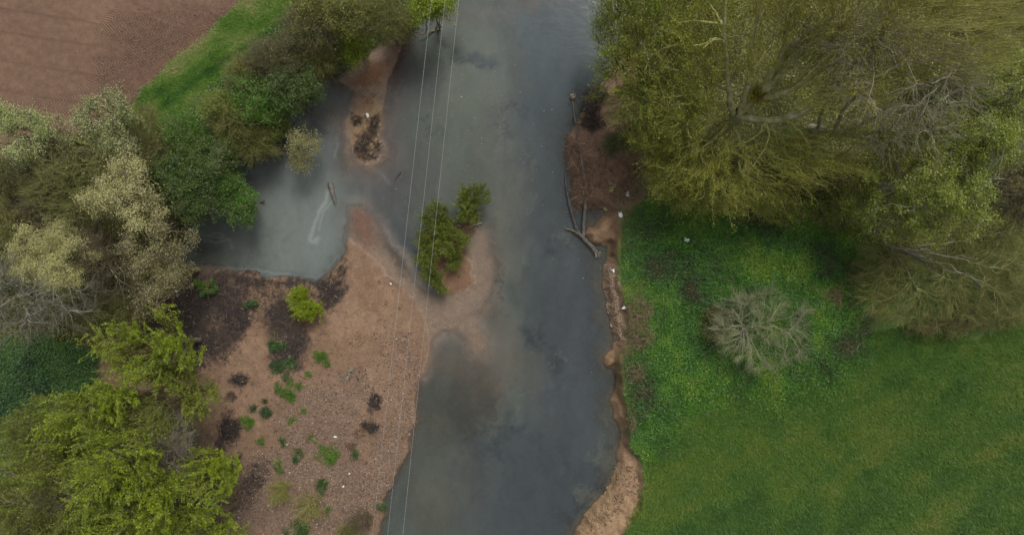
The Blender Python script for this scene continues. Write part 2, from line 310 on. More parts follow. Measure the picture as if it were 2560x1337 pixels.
for P_, c_, am in ((SHOAL_E, (0.24, 0.19, 0.15), 0.9), (SHOAL_B, (0.20, 0.145, 0.11), 0.8), (SHOAL_A, (0.265, 0.192, 0.148), 0.95), (SHOAL_C, (0.21, 0.155, 0.128), 0.8)):
    k = (sstep(-0.5, 0.3, sdf(P_, GX + w1 * .5, GY + w2 * .5, 4.0)) * am * sstep(0.05, -0.03, GZ))[..., None]; col[:] = col * (1 - k) + C(c_) * k
spot(905, 560, 30, 55, (0.178, 0.089, 0.070), 0.8, -25, 0.7); spot(915, 575, 12, 40, (0.244, 0.111, 0.059), 0.5, -20, 0.8); spot(985, 640, 16, 60, (0.067, 0.059, 0.056), 0.7, -38, 0.8)
spot(1000, 170, 14, 45, (0.111, 0.074, 0.067), 0.7, 20, 0.7); spot(1195, 850, 20, 24, (0.252, 0.178, 0.126), 0.7); spot(1180, 1000, 40, 80, (0.06, 0.06, 0.055), 0.6, 0, 0.8); spot(1140, 1080, 24, 80, (0.06, 0.06, 0.055), 0.6, 10, 0.8)
for s in ((1185, 150, 30, 22), (1260, 320, 26, 26), (1330, 490, 12, 10), (1375, 940, 12, 18), (1020, 590, 40, 60), (1240, 1120, 60, 30), (1120, 110, 40, 10), (1320, 265, 70, 14), (1500, 1215, 22, 12), (1460, 1265, 20, 20), (1420, 1310, 26, 16), (1520, 1125, 12, 9)):
    spot(*s, (0.037, 0.037, 0.037), 0.7, 0, 0.9)
# right bank: bare shelf, debris slope, sandy slumps
rb = (GX > 1) * sstep(-0.02, 0.10, GZ) * (1 - sstep(-0.05, 0.15, sdf(MEADOW, GX, GY, 8.0) )) 
k = rb[..., None]; col[:] = col * (1 - k) + LITTER * k
paint([(1430, 450), (1520, 420), (1620, 430), (1600, 490), (1560, 530), (1500, 520), (1440, 520)], (0.225, 0.138, 0.092), 15, 50, 30, 0.8)
paint([(1470, 550), (1520, 525), (1545, 560), (1530, 610), (1490, 618), (1462, 590)], BANK, 8, 30, 20, 0.9)
paint([(1520, 540), (1550, 540), (1536, 640), (1520, 640)], (0.148, 0.085, 0.052), 8, 20, 15, 0.8)
paint([(1500, 660), (1530, 650), (1540, 700), (1560, 770), (1560, 850), (1530, 860), (1515, 780)], (0.178, 0.115, 0.078), 8, 20, 15, 0.8)
paint([(1500, 880), (1545, 870), (1545, 925), (1508, 920)], BANK, 6, 15, 12, 0.9)
paint([(1520, 1000), (1556, 970), (1560, 1040), (1540, 1050)], BANK * 0.9, 6, 15, 12, 0.9)
paint([(1515, 640), (1540, 650), (1545, 700), (1570, 790), (1575, 900), (1562, 1000), (1580, 1120), (1590, 1160), (1530, 1160), (1545, 1080), (1515, 1000), (1540, 940), (1500, 900), (1525, 850), (1495, 700)], BANK * 0.9, 8, 15, 12, 0.7)
gb = paint([(1540, 1150), (1600, 1150), (1612, 1200), (1597, 1270), (1570, 1320), (1540, 1345), (1400, 1345), (1470, 1275), (1510, 1220)], BANK, 8, 25, 16, 0.95)
paint([(1500, 1250), (1540, 1160), (1560, 1180), (1530, 1260), (1470, 1345), (1430, 1345)], (0.200, 0.141, 0.074), 14, 40, 40, 0.6, mask=gb)
# rank growth and woodland floor on the right
paint([(1560, 480), (1640, 300), (1560, 0), (1560, -200), (2800, -200), (2800, 560), (2560, 600), (2400, 640), (2150, 600), (2000, 560), (1700, 500)], (0.10, 0.09, 0.045), 30, 80, 40, 0.85, mask=(GX > 3))
paint([(1575, 730), (1625, 750), (1625, 850), (1590, 870), (1570, 800)], (0.12, 0.08, 0.06), 15, 50, 40, 0.8)
paint([(2040, 720), (2110, 700), (2120, 770), (2060, 770)], (0.15, 0.105, 0.085), 14, 40, 40, 0.8)
paint([(1545, 620), (1560, 500), (1800, 510), (2140, 590), (2160, 760), (2100, 900), (1900, 960), (1700, 1010), (1640, 1120), (1570, 1080), (1555, 900), (1640, 860), (1630, 740)], (0.055, 0.085, 0.022), 25, 80, 40, 0.8)
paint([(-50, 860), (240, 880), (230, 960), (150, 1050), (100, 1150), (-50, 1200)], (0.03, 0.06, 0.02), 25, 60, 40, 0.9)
col[:] = np.clip(col * (0.90 + 0.2 * lo[..., None]) * (1 + 0.16 * f1[..., None]), 0.01, 0.9)

# tyre tracks on the headland: along, across, strength
tu = np.zeros(GX.shape); tw = np.zeros(GX.shape)
for (ax, ay), (bx, by) in (((240, 80), (470, 95)), ((230, 75), (340, 60)), ((250, 70), (300, 30)), ((215, 215), (420, 120)), ((190, 225), (310, 205)), ((60, 270), (330, 215)), ((230, 175), (560, 60)), ((340, 80), (330, 150)), ((280, 40), (390, 60)), ((150, 290), (350, 270))):
    L2 = math.hypot(bx - ax, by - ay); ux, uy = (bx - ax) / L2, (by - ay) / L2
    u = (PX - ax) * ux + (PY - ay) * uy; v = -(PX - ax) * uy + (PY - ay) * ux + w1 * 16
    k = sstep(17, 12, np.abs(v)) * sstep(-20, 15, u) * sstep(L2 + 20, L2 - 15, u) * gf
    tu = np.where(k > tw, u / 50 + np.abs(v) / 50 * 0.9, tu); tw = np.maximum(tw, k)
# drill lines
fu = (PY - PX * 0.155 + w1 * 6) 
fl = np.zeros(GX.shape)
for c0 in (-55, 22, 79, 152, 226): fl = np.maximum(fl, np.exp(-((fu - c0) / 3.0) ** 2) * sstep(330, 180, PX + w1 * 200) * gf * (0.5 + lo))
grassm = np.clip(1 - sstep(-0.1, 0.3, dR) - gf - rb, 0, 1)

m_ground, nt = newmat('ground_soil_sand_and_grass'); L = nt.links.new
a1 = N(nt, 'Attribute', attribute_name='Col'); a2 = N(nt, 'Attribute', attribute_name='Msk'); a3 = N(nt, 'Attribute', attribute_name='Trk')
sp = N(nt, 'SeparateColor'); L(a2.outputs['Color'], sp.inputs[0]); st_ = N(nt, 'SeparateColor'); L(a3.outputs['Color'], st_.inputs[0])
geo = N(nt, 'NewGeometry')
def noise(scale, detail=4, rough=0.6):
    n = N(nt, 'TexNoise'); n.inputs['Scale'].default_value = scale; n.inputs['Detail'].default_value = detail; n.inputs['Roughness'].default_value = rough
    L(geo.outputs['Position'], n.inputs['Vector']); return n
def mrange(src, a, b, c, d):
    r = N(nt, 'MapRange'); r.inputs[1].default_value = a; r.inputs[2].default_value = b; r.inputs[3].default_value = c; r.inputs[4].default_value = d; L(src, r.inputs[0]); return r
def math_(op, a, b=None):
    m = N(nt, 'Math', operation=op)
    for i, v in enumerate((a, b)):
        if v is None: continue
        if isinstance(v, (int, float)): m.inputs[i].default_value = v
        else: L(v, m.inputs[i])
    return m
nf = noise(14, 5, 0.7); nm = noise(3.2, 4); vo = N(nt, 'TexVoronoi'); vo.inputs['Scale'].default_value = 24; L(geo.outputs['Position'], vo.inputs['Vector'])
amp = mrange(sp.outputs[0], 0, 1, 0.40, 0.16); nfc = math_('SUBTRACT', nf.outputs[0], 0.5); nfm = math_('MULTIPLY', nfc.outputs[0], amp.outputs[0]); nf5 = math_('MULTIPLY', nfm.outputs[0], 4.0); f = math_('ADD', nf5.outputs[0], 1.0); fm = mrange(nm.outputs[0], 0.3, 0.7, 0.86, 1.14)
mul = math_('MULTIPLY', f.outputs[0], fm.outputs[0])
# herringbone tread
ang = math_('MULTIPLY', st_.outputs[0], 2 * math.pi * 6.5); sn = math_('SINE', ang.outputs[0]); trd = math_('MULTIPLY', sn.outputs[0], st_.outputs[1])
t1 = math_('MULTIPLY', trd.outputs[0], 0.20); t2 = math_('ADD', t1.outputs[0], 1.0); t3 = math_('MULTIPLY', st_.outputs[2], -0.22); t4 = math_('ADD', t2.outputs[0], t3.outputs[0])
mul2 = math_('MULTIPLY', mul.outputs[0], t4.outputs[0])
sc_ = N(nt, 'VectorMath', operation='SCALE'); L(a1.outputs['Color'], sc_.inputs[0]); L(mul2.outputs[0], sc_.inputs['Scale'])
# stones: voronoi cells with their own shade where gravel is
peb = mrange(vo.outputs['Color'], 0.0, 1.0, 0.6, 1.6); pm = N(nt, 'Mix', data_type='FLOAT'); L(sp.outputs[1], pm.inputs[0]); pm.inputs[2].default_value = 1.0; L(peb.outputs[0], pm.inputs[3])
sc2 = N(nt, 'VectorMath', operation='SCALE'); L(sc_.outputs[0], sc2.inputs[0]); L(pm.outputs[0], sc2.inputs['Scale'])
b = N(nt, 'BsdfPrincipled'); b.inputs['Roughness'].default_value = 0.9; b.inputs['Specular IOR Level'].default_value = 0.2; L(sc2.outputs[0], b.inputs['Base Color'])
hb = mrange(sp.outputs[0], 0, 1, 1.0, 0.35); hf = math_('MULTIPLY', nf.outputs[0], hb.outputs[0]); ht = math_('MULTIPLY', trd.outputs[0], 0.5); hsum = math_('ADD', hf.outputs[0], ht.outputs[0]); bp = N(nt, 'Bump'); bp.inputs['Strength'].default_value = 0.45; bp.inputs['Distance'].default_value = 0.05
L(hsum.outputs[0], bp.inputs['Height']); L(bp.outputs[0], b.inputs['Normal'])
o = N(nt, 'OutputMaterial'); L(b.outputs[0], o.inputs[0])

# the one ground sheet, cut along its zones so that each is a surface of its own
V_all = np.stack([GX, GY, GZ], -1).reshape(-1, 3)
dz_dx = np.gradient(GZ, xs, axis=1); dz_dy = np.gradient(GZ, ys, axis=0)
NRM = unit(np.stack([-dz_dx, -dz_dy, np.ones_like(GZ)], -1)).reshape(-1, 3)
idx = np.arange(NX * NY).reshape(NY, NX)
QF = np.stack([idx[:-1, :-1], idx[:-1, 1:], idx[1:, 1:], idx[1:, :-1]], -1).reshape(-1, 4)
def fc(a): return ((a[:-1, :-1] + a[1:, 1:]) * 0.5).ravel()
zone = np.zeros(len(QF), int)                               # 0 ground under the trees
zone[fc((GX > 0).astype(float)) > 0.5] = 1                  # meadow
zone[fc(gf) > 0.5] = 2                                      # field
zone[(fc(gv) > 0.5) & (fc(gf) <= 0.5)] = 3                  # verge
dRf = fc(dR); gz = fc(GZ)
zone[(fc(rb) > 0.5)] = 5                                    # right river bank
zone[(dRf > 0) & (gz <= 0.0)] = 4                           # river bed
zone[(dRf > -0.3) & (gz > 0.0) & (fc(GX) < 1)] = 6          # sandbar
CA = np.concatenate([col, np.ones(GX.shape + (1,))], -1).reshape(-1, 4).astype(np.float32)
MA = np.stack([np.clip(gf, 0, 1), np.clip(gg, 0, 1), gd, np.ones_like(gg)], -1).reshape(-1, 4).astype(np.float32)
TA = np.stack([tu, tw, fl, np.ones_like(tu)], -1).reshape(-1, 4).astype(np.float32)
def sheet(name, sel, mat, attrs, V=V_all, Nn=NRM):
    Fz = QF[sel]; used, inv = np.unique(Fz, return_inverse=True); Fz = inv.reshape(-1, 4)
    o = mk(name, V[used], Fz, mat, smooth=True); o['kind'] = 'structure'; me = o.data
    for nm_, arr in attrs.items():
        a = me.attributes.new(nm_, 'FLOAT_COLOR', 'POINT'); a.data.foreach_set('color', arr[used].ravel())
    if Nn is not None: me.normals_split_custom_set_from_vertices(Nn[used].tolist())
    return o
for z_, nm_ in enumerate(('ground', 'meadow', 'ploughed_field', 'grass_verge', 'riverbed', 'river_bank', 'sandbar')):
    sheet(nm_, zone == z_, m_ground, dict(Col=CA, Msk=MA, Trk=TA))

# ------------------------------------------------------------------ water
WX, WY = PX, PY
wc = np.empty(GX.shape + (3,)); wc[:] = C((0.063, 0.072, 0.067))
WPX = 1280 + GX * 50; WPY = 668.5 - GY * 50
def wspot(px, py, rx, ry, c, amt=1.0, rot=0, edge=0.8, warp=90, fine=20):
    a = R(rot); dx = WPX + w1 * warp + f1 * fine - px; dy = WPY + w2 * warp + f2 * fine - py
    u = (dx * math.cos(a) + dy * math.sin(a)) / rx; v = (-dx * math.sin(a) + dy * math.cos(a)) / ry
    k = (1 - sstep(1 - edge, 1 + edge, np.sqrt(u * u + v * v))) * amt
    wc[:] = wc * (1 - k[..., None]) + C(c) * k[..., None]; return k
wspot(1140, 250, 110, 330, (0.085, 0.092, 0.072), 0.85, 8); wspot(1245, 640, 60, 500, (0.088, 0.086, 0.070), 0.8, 3); wspot(1060, 330, 60, 200, (0.076, 0.084, 0.068), 0.7, 8)
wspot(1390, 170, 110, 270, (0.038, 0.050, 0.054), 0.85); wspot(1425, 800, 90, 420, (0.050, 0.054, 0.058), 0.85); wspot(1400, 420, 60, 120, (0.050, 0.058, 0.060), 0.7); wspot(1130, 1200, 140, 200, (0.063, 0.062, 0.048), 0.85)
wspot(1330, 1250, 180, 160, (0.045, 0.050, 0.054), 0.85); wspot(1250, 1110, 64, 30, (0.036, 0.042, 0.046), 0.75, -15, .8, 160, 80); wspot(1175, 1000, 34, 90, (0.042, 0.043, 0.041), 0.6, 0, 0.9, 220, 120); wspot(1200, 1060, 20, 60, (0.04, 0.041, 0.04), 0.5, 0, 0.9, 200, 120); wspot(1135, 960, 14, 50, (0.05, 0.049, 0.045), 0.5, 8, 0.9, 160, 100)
wspot(1080, 1260, 50, 60, (0.080, 0.075, 0.056), 0.6); wspot(1380, 930, 16, 22, (0.03, 0.033, 0.036), 0.6); wspot(1300, 900, 30, 140, (0.075, 0.072, 0.058), 0.6, -20); wspot(1210, 950, 60, 60, (0.10, 0.08, 0.062), 0.6)
wspot(990, 470, 110, 90, (0.070, 0.068, 0.062), 0.85); wspot(1010, 600, 30, 80, (0.042, 0.046, 0.047), 0.7, -25); wspot(985, 655, 18, 50, (0.05, 0.047, 0.043), 0.6, -38)
wspot(1190, 150, 40, 24, (0.040, 0.050, 0.053), 0.8); wspot(1150, 40, 120, 22, (0.095, 0.088, 0.078), 0.7, 0, 0.8, 60, 60); wspot(1340, 12, 90, 12, (0.07, 0.055, 0.045), 0.6)
wspot(1000, 170, 16, 50, (0.075, 0.055, 0.055), 0.6, 18); wspot(965, 400, 40, 120, (0.075, 0.070, 0.066), 0.6, 5)
k = sstep(-0.65, 0.3, sdf(SHOAL_A, GX + w1 * .6 + f1 * .25, GY + w2 * .6 + f2 * .25, 4.0))[..., None] * 0.9; wc[:] = wc * (1 - k) + C((0.275, 0.208, 0.168)) * k
wspot(1230, 690, 26, 120, (0.12, 0.098, 0.078), 0.7, 4, 0.9); wspot(915, 560, 40, 70, (0.17, 0.105, 0.088), 0.6, -25, 0.9); wspot(985, 640, 14, 55, (0.075, 0.068, 0.060), 0.75, -38, 0.8, 30); wspot(1190, 770, 10, 30, (0.10, 0.085, 0.066), .6, 40); wspot(1140, 815, 30, 6, (0.12, 0.095, 0.075), .6, -20); wspot(1195, 856, 20, 20, (0.25, 0.185, 0.145), .8, 0, .4, 20); wspot(1185, 812, 22, 14, (0.25, 0.18, 0.14), .6, 0, .5, 30); wspot(1160, 850, 24, 10, (0.115, 0.095, 0.075), .6, 0, .7, 30)
k = sstep(-1.1, 0.2, sdf(SHOAL_C, GX + w1 * .6 + f1 * .3, GY + w2 * .6 + f2 * .3, 4.0))[..., None] * 0.75; wc[:] = wc * (1 - k) + C((0.135, 0.108, 0.096)) * k; wspot(1110, 890, 70, 60, (0.125, 0.098, 0.076), 0.65, 0, .95); wspot(1240, 900, 40, 80, (0.115, 0.092, 0.072), .5, 0, .95)
for q_ in ((1155, 160, 40, 10), (1260, 320, 22, 22), (1330, 490, 10, 8), (1300, 270, 60, 9), (1120, 105, 26, 8), (1460, 1265, 24, 14), (1500, 1200, 16, 14), (1415, 1310, 30, 16), (1060, 330, 8, 16), (1395, 640, 20, 16), (1240, 720, 5, 40), (1350, 860, 14, 30)): wspot(*q_, (0.034, 0.036, 0.037), 0.62, 0, 0.8, 110, 70)
for q_ in ((1330, 492, 9, 7), (1322, 540, 9, 7), (1390, 900, 10, 9), (1425, 592, 14, 12), (1310, 650, 8, 14), (1330, 400, 10, 8), (1375, 925, 8, 12), (1240, 560, 6, 60), (1255, 330, 8, 60), (1150, 220, 10, 60), (1290, 980, 16, 60), (1500, 1150, 12, 30), (1470, 1240, 30, 10)): wspot(*q_, (0.098, 0.102, 0.082), 0.6, 0, 0.8, 70, 60)
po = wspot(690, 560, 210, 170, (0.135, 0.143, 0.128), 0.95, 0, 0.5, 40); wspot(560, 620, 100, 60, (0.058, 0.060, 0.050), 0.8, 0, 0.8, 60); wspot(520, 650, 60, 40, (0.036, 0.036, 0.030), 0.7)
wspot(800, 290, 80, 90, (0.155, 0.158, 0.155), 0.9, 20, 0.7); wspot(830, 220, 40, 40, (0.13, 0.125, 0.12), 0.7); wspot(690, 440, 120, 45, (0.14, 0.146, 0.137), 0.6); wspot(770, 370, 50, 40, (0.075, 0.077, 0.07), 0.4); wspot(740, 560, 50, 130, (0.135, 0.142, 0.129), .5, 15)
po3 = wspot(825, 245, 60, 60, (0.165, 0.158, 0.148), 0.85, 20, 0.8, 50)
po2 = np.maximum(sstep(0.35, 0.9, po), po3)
depth = np.clip(-GZ, 0, 3)
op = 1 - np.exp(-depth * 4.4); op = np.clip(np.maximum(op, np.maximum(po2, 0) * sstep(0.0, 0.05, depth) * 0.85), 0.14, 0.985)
# scum and foam lying on the water
foam = np.zeros(GX.shape)
def streak(pts, wd, amt):
    global foam
    for (ax, ay), (bx, by) in zip(pts[:-1], pts[1:]):
        ex, ey = bx - ax, by - ay; l2 = ex * ex + ey * ey
        m = (WPX > min(ax, bx) - 40) & (WPX < max(ax, bx) + 40) & (WPY > min(ay, by) - 40) & (WPY < max(ay, by) + 40)
        x = WPX[m] + f1[m] * 8 + w1[m] * 8; y = WPY[m] + f2[m] * 8 + w2[m] * 8
        t = np.clip(((x - ax) * ex + (y - ay) * ey) / l2, 0, 1); d = np.hypot(x - ax - t * ex, y - ay - t * ey)
        foam[m] = np.maximum(foam[m], np.exp(-(d / wd) ** 2) * amt)
streak([(818, 480), (814, 505), (795, 535), (785, 565), (778, 592)], 5, 0.55); streak([(828, 505), (808, 530), (800, 560), (798, 575)], 2.5, 0.4)
streak([(776, 590), (778, 605), (790, 606), (794, 598)], 6, 0.55); streak([(842, 345), (846, 358), (838, 380), (836, 392)], 3, 0.45); streak([(795, 300), (797, 310)], 3, 0.3)
streak([(480, 668), (560, 671), (640, 675), (720, 685), (790, 697), (812, 680), (835, 650), (862, 632)], 3, 0.35)
streak([(530, 585), (545, 582), (560, 590)], 2, .3); streak([(930, 420), (960, 440), (975, 460)], 4, .18); streak([(510, 600), (540, 608), (575, 600)], 3, .22)
streak([(470, 575), (520, 590), (570, 598), (580, 620)], 3, .2); streak([(700, 380), (760, 440), (820, 440)], 14, .10); streak([(600, 430), (680, 420), (720, 450)], 20, .10)
wc *= C((1.02, 1.09, 1.12))
wc[:] = wc + (C((0.26, 0.275, 0.27)) - wc) * foam[..., None]; op = np.maximum(op, foam)
wc *= (1 + (1 - 0.75 * po) * 0.45 * (fbm(GX * 0.7 + w1 * 2, GY * 0.32 + w2, 990, 5) - 0.5) + 0.28 * (fbm(GX * 2.6 + w2 * 3, GY * 0.7, 995, 4) - 0.5) + 0.12 * f1)[..., None]
m_water, nt = newmat('turbid_river_water'); L = nt.links.new
a1 = N(nt, 'Attribute', attribute_name='WCol'); geo = N(nt, 'NewGeometry')
d = N(nt, 'BsdfDiffuse'); tr = N(nt, 'BsdfTransparent'); tr.inputs[0].default_value = (0.92, 0.92, 0.88, 1); mx = N(nt, 'MixShader')
nf = noise(9, 5, 0.65); mr = mrange(nf.outputs[0], 0.3, 0.7, 0.94, 1.06); sc_ = N(nt, 'VectorMath', operation='SCALE')
L(a1.outputs['Color'], sc_.inputs[0]); L(mr.outputs[0], sc_.inputs['Scale']); L(sc_.outputs[0], d.inputs[0])
L(a1.outputs['Alpha'], mx.inputs[0]); L(tr.outputs[0], mx.inputs[1]); L(d.outputs[0], mx.inputs[2])
fr = N(nt, 'Fresnel'); fr.inputs[0].default_value = 1.33; gl = N(nt, 'BsdfGlossy'); gl.inputs['Roughness'].default_value = 0.12; m2 = N(nt, 'MixShader')
n3 = noise(3.0, 4, 0.6); bp = N(nt, 'Bump'); bp.inputs['Strength'].default_value = 0.25; bp.inputs['Distance'].default_value = 0.03
L(n3.outputs[0], bp.inputs['Height']); L(bp.outputs[0], gl.inputs['Normal']); L(bp.outputs[0], fr.inputs['Normal'])
L(fr.outputs[0], m2.inputs[0]); L(mx.outputs[0], m2.inputs[1]); L(gl.outputs[0], m2.inputs[2]); o = N(nt, 'OutputMaterial'); L(m2.outputs[0], o.inputs[0])
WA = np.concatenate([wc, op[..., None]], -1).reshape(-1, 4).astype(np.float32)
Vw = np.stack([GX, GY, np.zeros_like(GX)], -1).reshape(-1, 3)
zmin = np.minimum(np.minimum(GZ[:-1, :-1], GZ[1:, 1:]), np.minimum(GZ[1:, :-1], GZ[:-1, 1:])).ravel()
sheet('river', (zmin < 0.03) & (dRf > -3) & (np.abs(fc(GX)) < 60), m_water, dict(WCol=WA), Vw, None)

# ------------------------------------------------------------------ trees and shrubs
def blobs_of(bl):
    return [(at(px, py, z), np.array([rx * mpp(z), ry * mpp(z), rz])) for px, py, rx, ry, z, rz in bl]
def sample(rng, B, n, shell=0.0, up=0.0):
    wts = np.array([r[0] * r[1] for c, r in B]); k = rng.choice(len(B), n, p=wts / wts.sum())
    Cn = np.array([c for c, r in B])[k]; Rd = np.array([r for c, r in B])[k]
    D = unit(rng.normal(0, 1, (n, 3)) + np.array([0, 0, up])); rad = rng.uniform(0, 1, n) ** (1 / (3 + shell * 6))
    lump = 1 + 0.16 * np.sin(D[:, 0] * 5 + k * 2.1 + 1) * np.cos(D[:, 1] * 6 + k) + 0.10 * np.sin(D[:, 2] * 9 + D[:, 0] * 7 + k)
    return Cn + D * Rd * (rad * lump)[:, None]
def nearest(T, P):
    out = np.empty(len(T), int)
    for i in range(0, len(T), 500): out[i:i + 500] = np.argmin(((T[i:i + 500, None] - P[None]) ** 2).sum(-1), 1)
    return out
TREE_N = [0]
def tree(name, label, cat, bl, base=None, group=None, bark='grey', twigbark=None, leaf=None, nl=6, ls=0.10, limbs=6, subs=60, twigs=500, fine=0, tr=0.14, shell=0.4,
         spray=0.0, flen=0.5, stems=1, fork=0.35, jit=0.10, up=0.3, twr=0.010, low=None, fspread=0.4, leafup=0.8, fup=0.35, fout=0.25, tpath=None, paths=None, pthin=None, clump=None, plumes=0, plen=1.5):
    ls *= 0.66; nl *= 2.0; TREE_N[0] += 1; rng = np.random.default_rng(1000 + TREE_N[0] * 7); B = blobs_of(bl)
    cen = np.average(np.array([c for c, r in B]), axis=0, weights=[r[0] * r[1] for c, r in B])
    bx, by = (cen[0], cen[1]) if base is None else at(base[0], base[1], 0.8 if low is None else low)[:2]
    bz = float(height(np.array([bx]), np.array([by]))[0]) - 0.05
    b0 = np.array([bx, by, bz]); T = thing(name, label, cat, b0, group); tb = twigbark or bark
    fk = b0 + (cen - b0) * fork + rng.normal(0, 0.12, 3) * np.array([1, 1, 0])
    # trunk(s)
    st_pts = []
    if tpath is not None:
        p = np.array([at(*q) for q in tpath]); p[0] = b0; tt = np.linspace(0, len(p) - 1, 9); p = np.stack([np.interp(tt, np.arange(len(p)), p[:, i]) for i in range(3)], -1)
        p[1:-1] = (p[:-2] + 2 * p[1:-1] + p[2:]) / 4; st_pts.append(p)
        v, f = tubes(p[None], np.linspace(1.3, 0.8, 9)[None] * tr, 8); stem0 = mk('trunk', v, f, BK[bark], T, smooth=True, loc=b0); stems = 0
    for s in range(stems):
        e = fk if stems == 1 else b0 + (fk - b0) * rng.uniform(0.7, 1.2) + rng.normal(0, 0.35, 3) * np.array([1, 1, 0.2])
        p = bez(rng, b0[None] + rng.normal(0, 0.08 if stems > 1 else 0, (1, 3)) * np.array([1, 1, 0]), e[None], np.array([[0, 0, 1.]]), 8, 0.012)
        rr = np.linspace(1.25, 0.8, 9)[None] * tr * (1 if stems == 1 else 0.6); v, f = tubes(p, rr, 8)
        q = mk('trunk' if stems == 1 else 'stem', v, f, BK[bark], T, smooth=True, loc=b0); st_pts.append(p[0]); stem0 = q if s == 0 else stem0
    SP = np.concatenate([p[4:] for p in st_pts]); 
    # limbs
    tg = sample(rng, B, limbs, 0.3, 0.2); c0 = np.concatenate(st_pts)
    tg = cen + (tg - cen) * 0.92
    i0 = rng.integers(0, len(SP), limbs); P0 = SP[i0]
    D0 = unit(unit(tg - P0) + np.array([0, 0, 0.5])); LP = bez(rng, P0, tg, D0, 10, 0.014)
    lr = np.linspace(0.75, 0.16, 11)[None] * tr * rng.uniform(0.55, 0.95, (limbs, 1)) * (1 if stems == 1 else 0.7)
    lr = np.maximum(lr, 0.014)
    if paths is not None:
        limbs = len(paths); LP = []
        for q in paths:
            p = np.array([at(*c) for c in q]); tt = np.linspace(0, len(p) - 1, 11); p = np.stack([np.interp(tt, np.arange(len(p)), p[:, i]) for i in range(3)], -1)
            p[1:-1] = (p[:-2] + 2 * p[1:-1] + p[2:]) / 4; p[2:] += np.cumsum(rng.normal(0, 0.05, (9, 3)), 0); LP.append(p)
        LP = np.array(LP); lr = np.linspace(0.56, 0.14, 11)[None] * tr * rng.uniform(0.75, 1.0, (limbs, 1))
        if pthin is not None: lr[pthin] *= 0.5
    for i in range(limbs):
        v, f = tubes(LP[i:i + 1], lr[i:i + 1], 6); mk('limb', v, f, BK[bark], stem0, smooth=True, loc=b0)
    par = LP[:, 2:].reshape(-1, 3); pt = unit(np.gradient(LP, axis=1))[:, 2:].reshape(-1, 3)
    VV, FF = [], []; nv = 0
    def add(v, f):
        nonlocal nv
        VV.append(v); FF.append(f + nv); nv += len(v)
    # sub-branches
    tg = sample(rng, B, subs, 0.35, up); k = nearest(tg - pt[nearest(tg, par)] * 0.4, par); P0 = par[k]
    S = bez(rng, P0, tg, unit(pt[k] * 0.8 + unit(tg - P0)), 7, 0.02); add(*tubes(S, np.linspace(1, 0.4, 8)[None] * np.full((subs, 1), max(0.02, tr * 0.17)), 4))
    par = np.concatenate([par, S[:, 1:].reshape(-1, 3)]); pt = np.concatenate([pt, unit(np.gradient(S, axis=1))[:, 1:].reshape(-1, 3)])
    # twigs
    if clump:
        cc = sample(rng, B, clump[0], shell, up); q = rng.integers(0, clump[0], twigs); tg = cc[q] + rng.normal(0, clump[1], (twigs, 3)) * np.array([1, 1, .7]); cv = rng.uniform(0, 1, clump[0])[q]
    else: tg = sample(rng, B, twigs, shell, up); cv = rng.uniform(0, 1, twigs)
    k = nearest(tg, par); P0 = par[k]
    if plumes:
        pb = sample(rng, B, plumes, shell, up); kp = nearest(pb, par); out = unit((pb - cen) * np.array([1, 1, 0.2])); ax = unit(np.array([0, 0, 1.0]) + out * 0.40 + rng.normal(0, 0.16, (plumes, 3)))
        al = plen * rng.uniform(0.6, 1.25, plumes); pb = pb - ax * al[:, None] * 0.35; PA = bez(rng, pb, pb + ax * al[:, None], ax, 6, 0.02); add(*tubes(PA, np.linspace(1.5, 0.5, 7)[None] * np.full((plumes, 1), twr), 3))
        CN = bez(rng, par[kp], pb, unit(pb - par[kp]), 4, 0.02); add(*tubes(CN, np.full((plumes, 5), twr * 1.6), 3))
        q = rng.integers(0, plumes, twigs); t_ = rng.uniform(0.08, 1, twigs); j = np.minimum((t_ * 6).astype(int), 5); P0 = PA[q, j] + (PA[q, j + 1] - PA[q, j]) * (t_ * 6 - j)[:, None]
        tn = unit(np.cross(ax, out + rng.normal(0, .25, (plumes, 3)))); sd_ = unit(tn[q] * np.where(rng.random(twigs) < .5, 1, -1)[:, None] + rng.normal(0, .22, (twigs, 3))); tg = P0 + unit(ax[q] * 0.95 + sd_ * 0.70 + np.array([0, 0, -.12])) * (al[q] * (0.40 - 0.24 * t_) * rng.uniform(0.7, 1.2, twigs))[:, None]; cv = rng.uniform(0, 1, plumes)[q]; k = kp[q]; pt = pt.copy(); spray = 0
    if spray > 0:
        k = nearest(tg, par); P0 = par[k] * 0.35 + tg * 0.65; out = unit((P0 - cen) * np.array([1, 1, 0.3]))
        tg = P0 + unit(np.array([0, 0, 1.0]) + out * 0.45 + rng.normal(0, 0.2, (twigs, 3))) * (spray * rng.uniform(0.5, 1.3, (twigs, 1)))
        P0 = P0 - (tg - P0) * 0.25
    TW = bez(rng, P0, tg, unit(pt[k] * 0.7 + unit(tg - P0)), 5, 0.018); add(*tubes(TW, np.linspace(1.2, 0.45, 6)[None] * np.full((twigs, 1), twr), 3))
    TD = unit(np.gradient(TW, axis=1))
    if fine:
        k = rng.integers(0, twigs, fine); j = rng.integers(1, 6, fine); P0 = TW[k, j]
        d = unit(TD[k, j] * 0.6 + rng.normal(0, fspread, (fine, 3)) + np.array([0, 0, fup]) + unit((P0 - cen) * np.array([1, 1, .3])) * fout); tgf = P0 + d * (flen * rng.uniform(0.4, 1.3, (fine, 1)))
        FT = bez(rng, P0, tgf, unit(TD[k, j] + d), 3, 0.02); add(*tubes(FT, np.linspace(1, 0.5, 4)[None] * np.full((fine, 1), twr * 0.6), 3))
    crown = mk('crown', np.concatenate(VV), np.concatenate(FF), BK[tb], T, loc=b0)
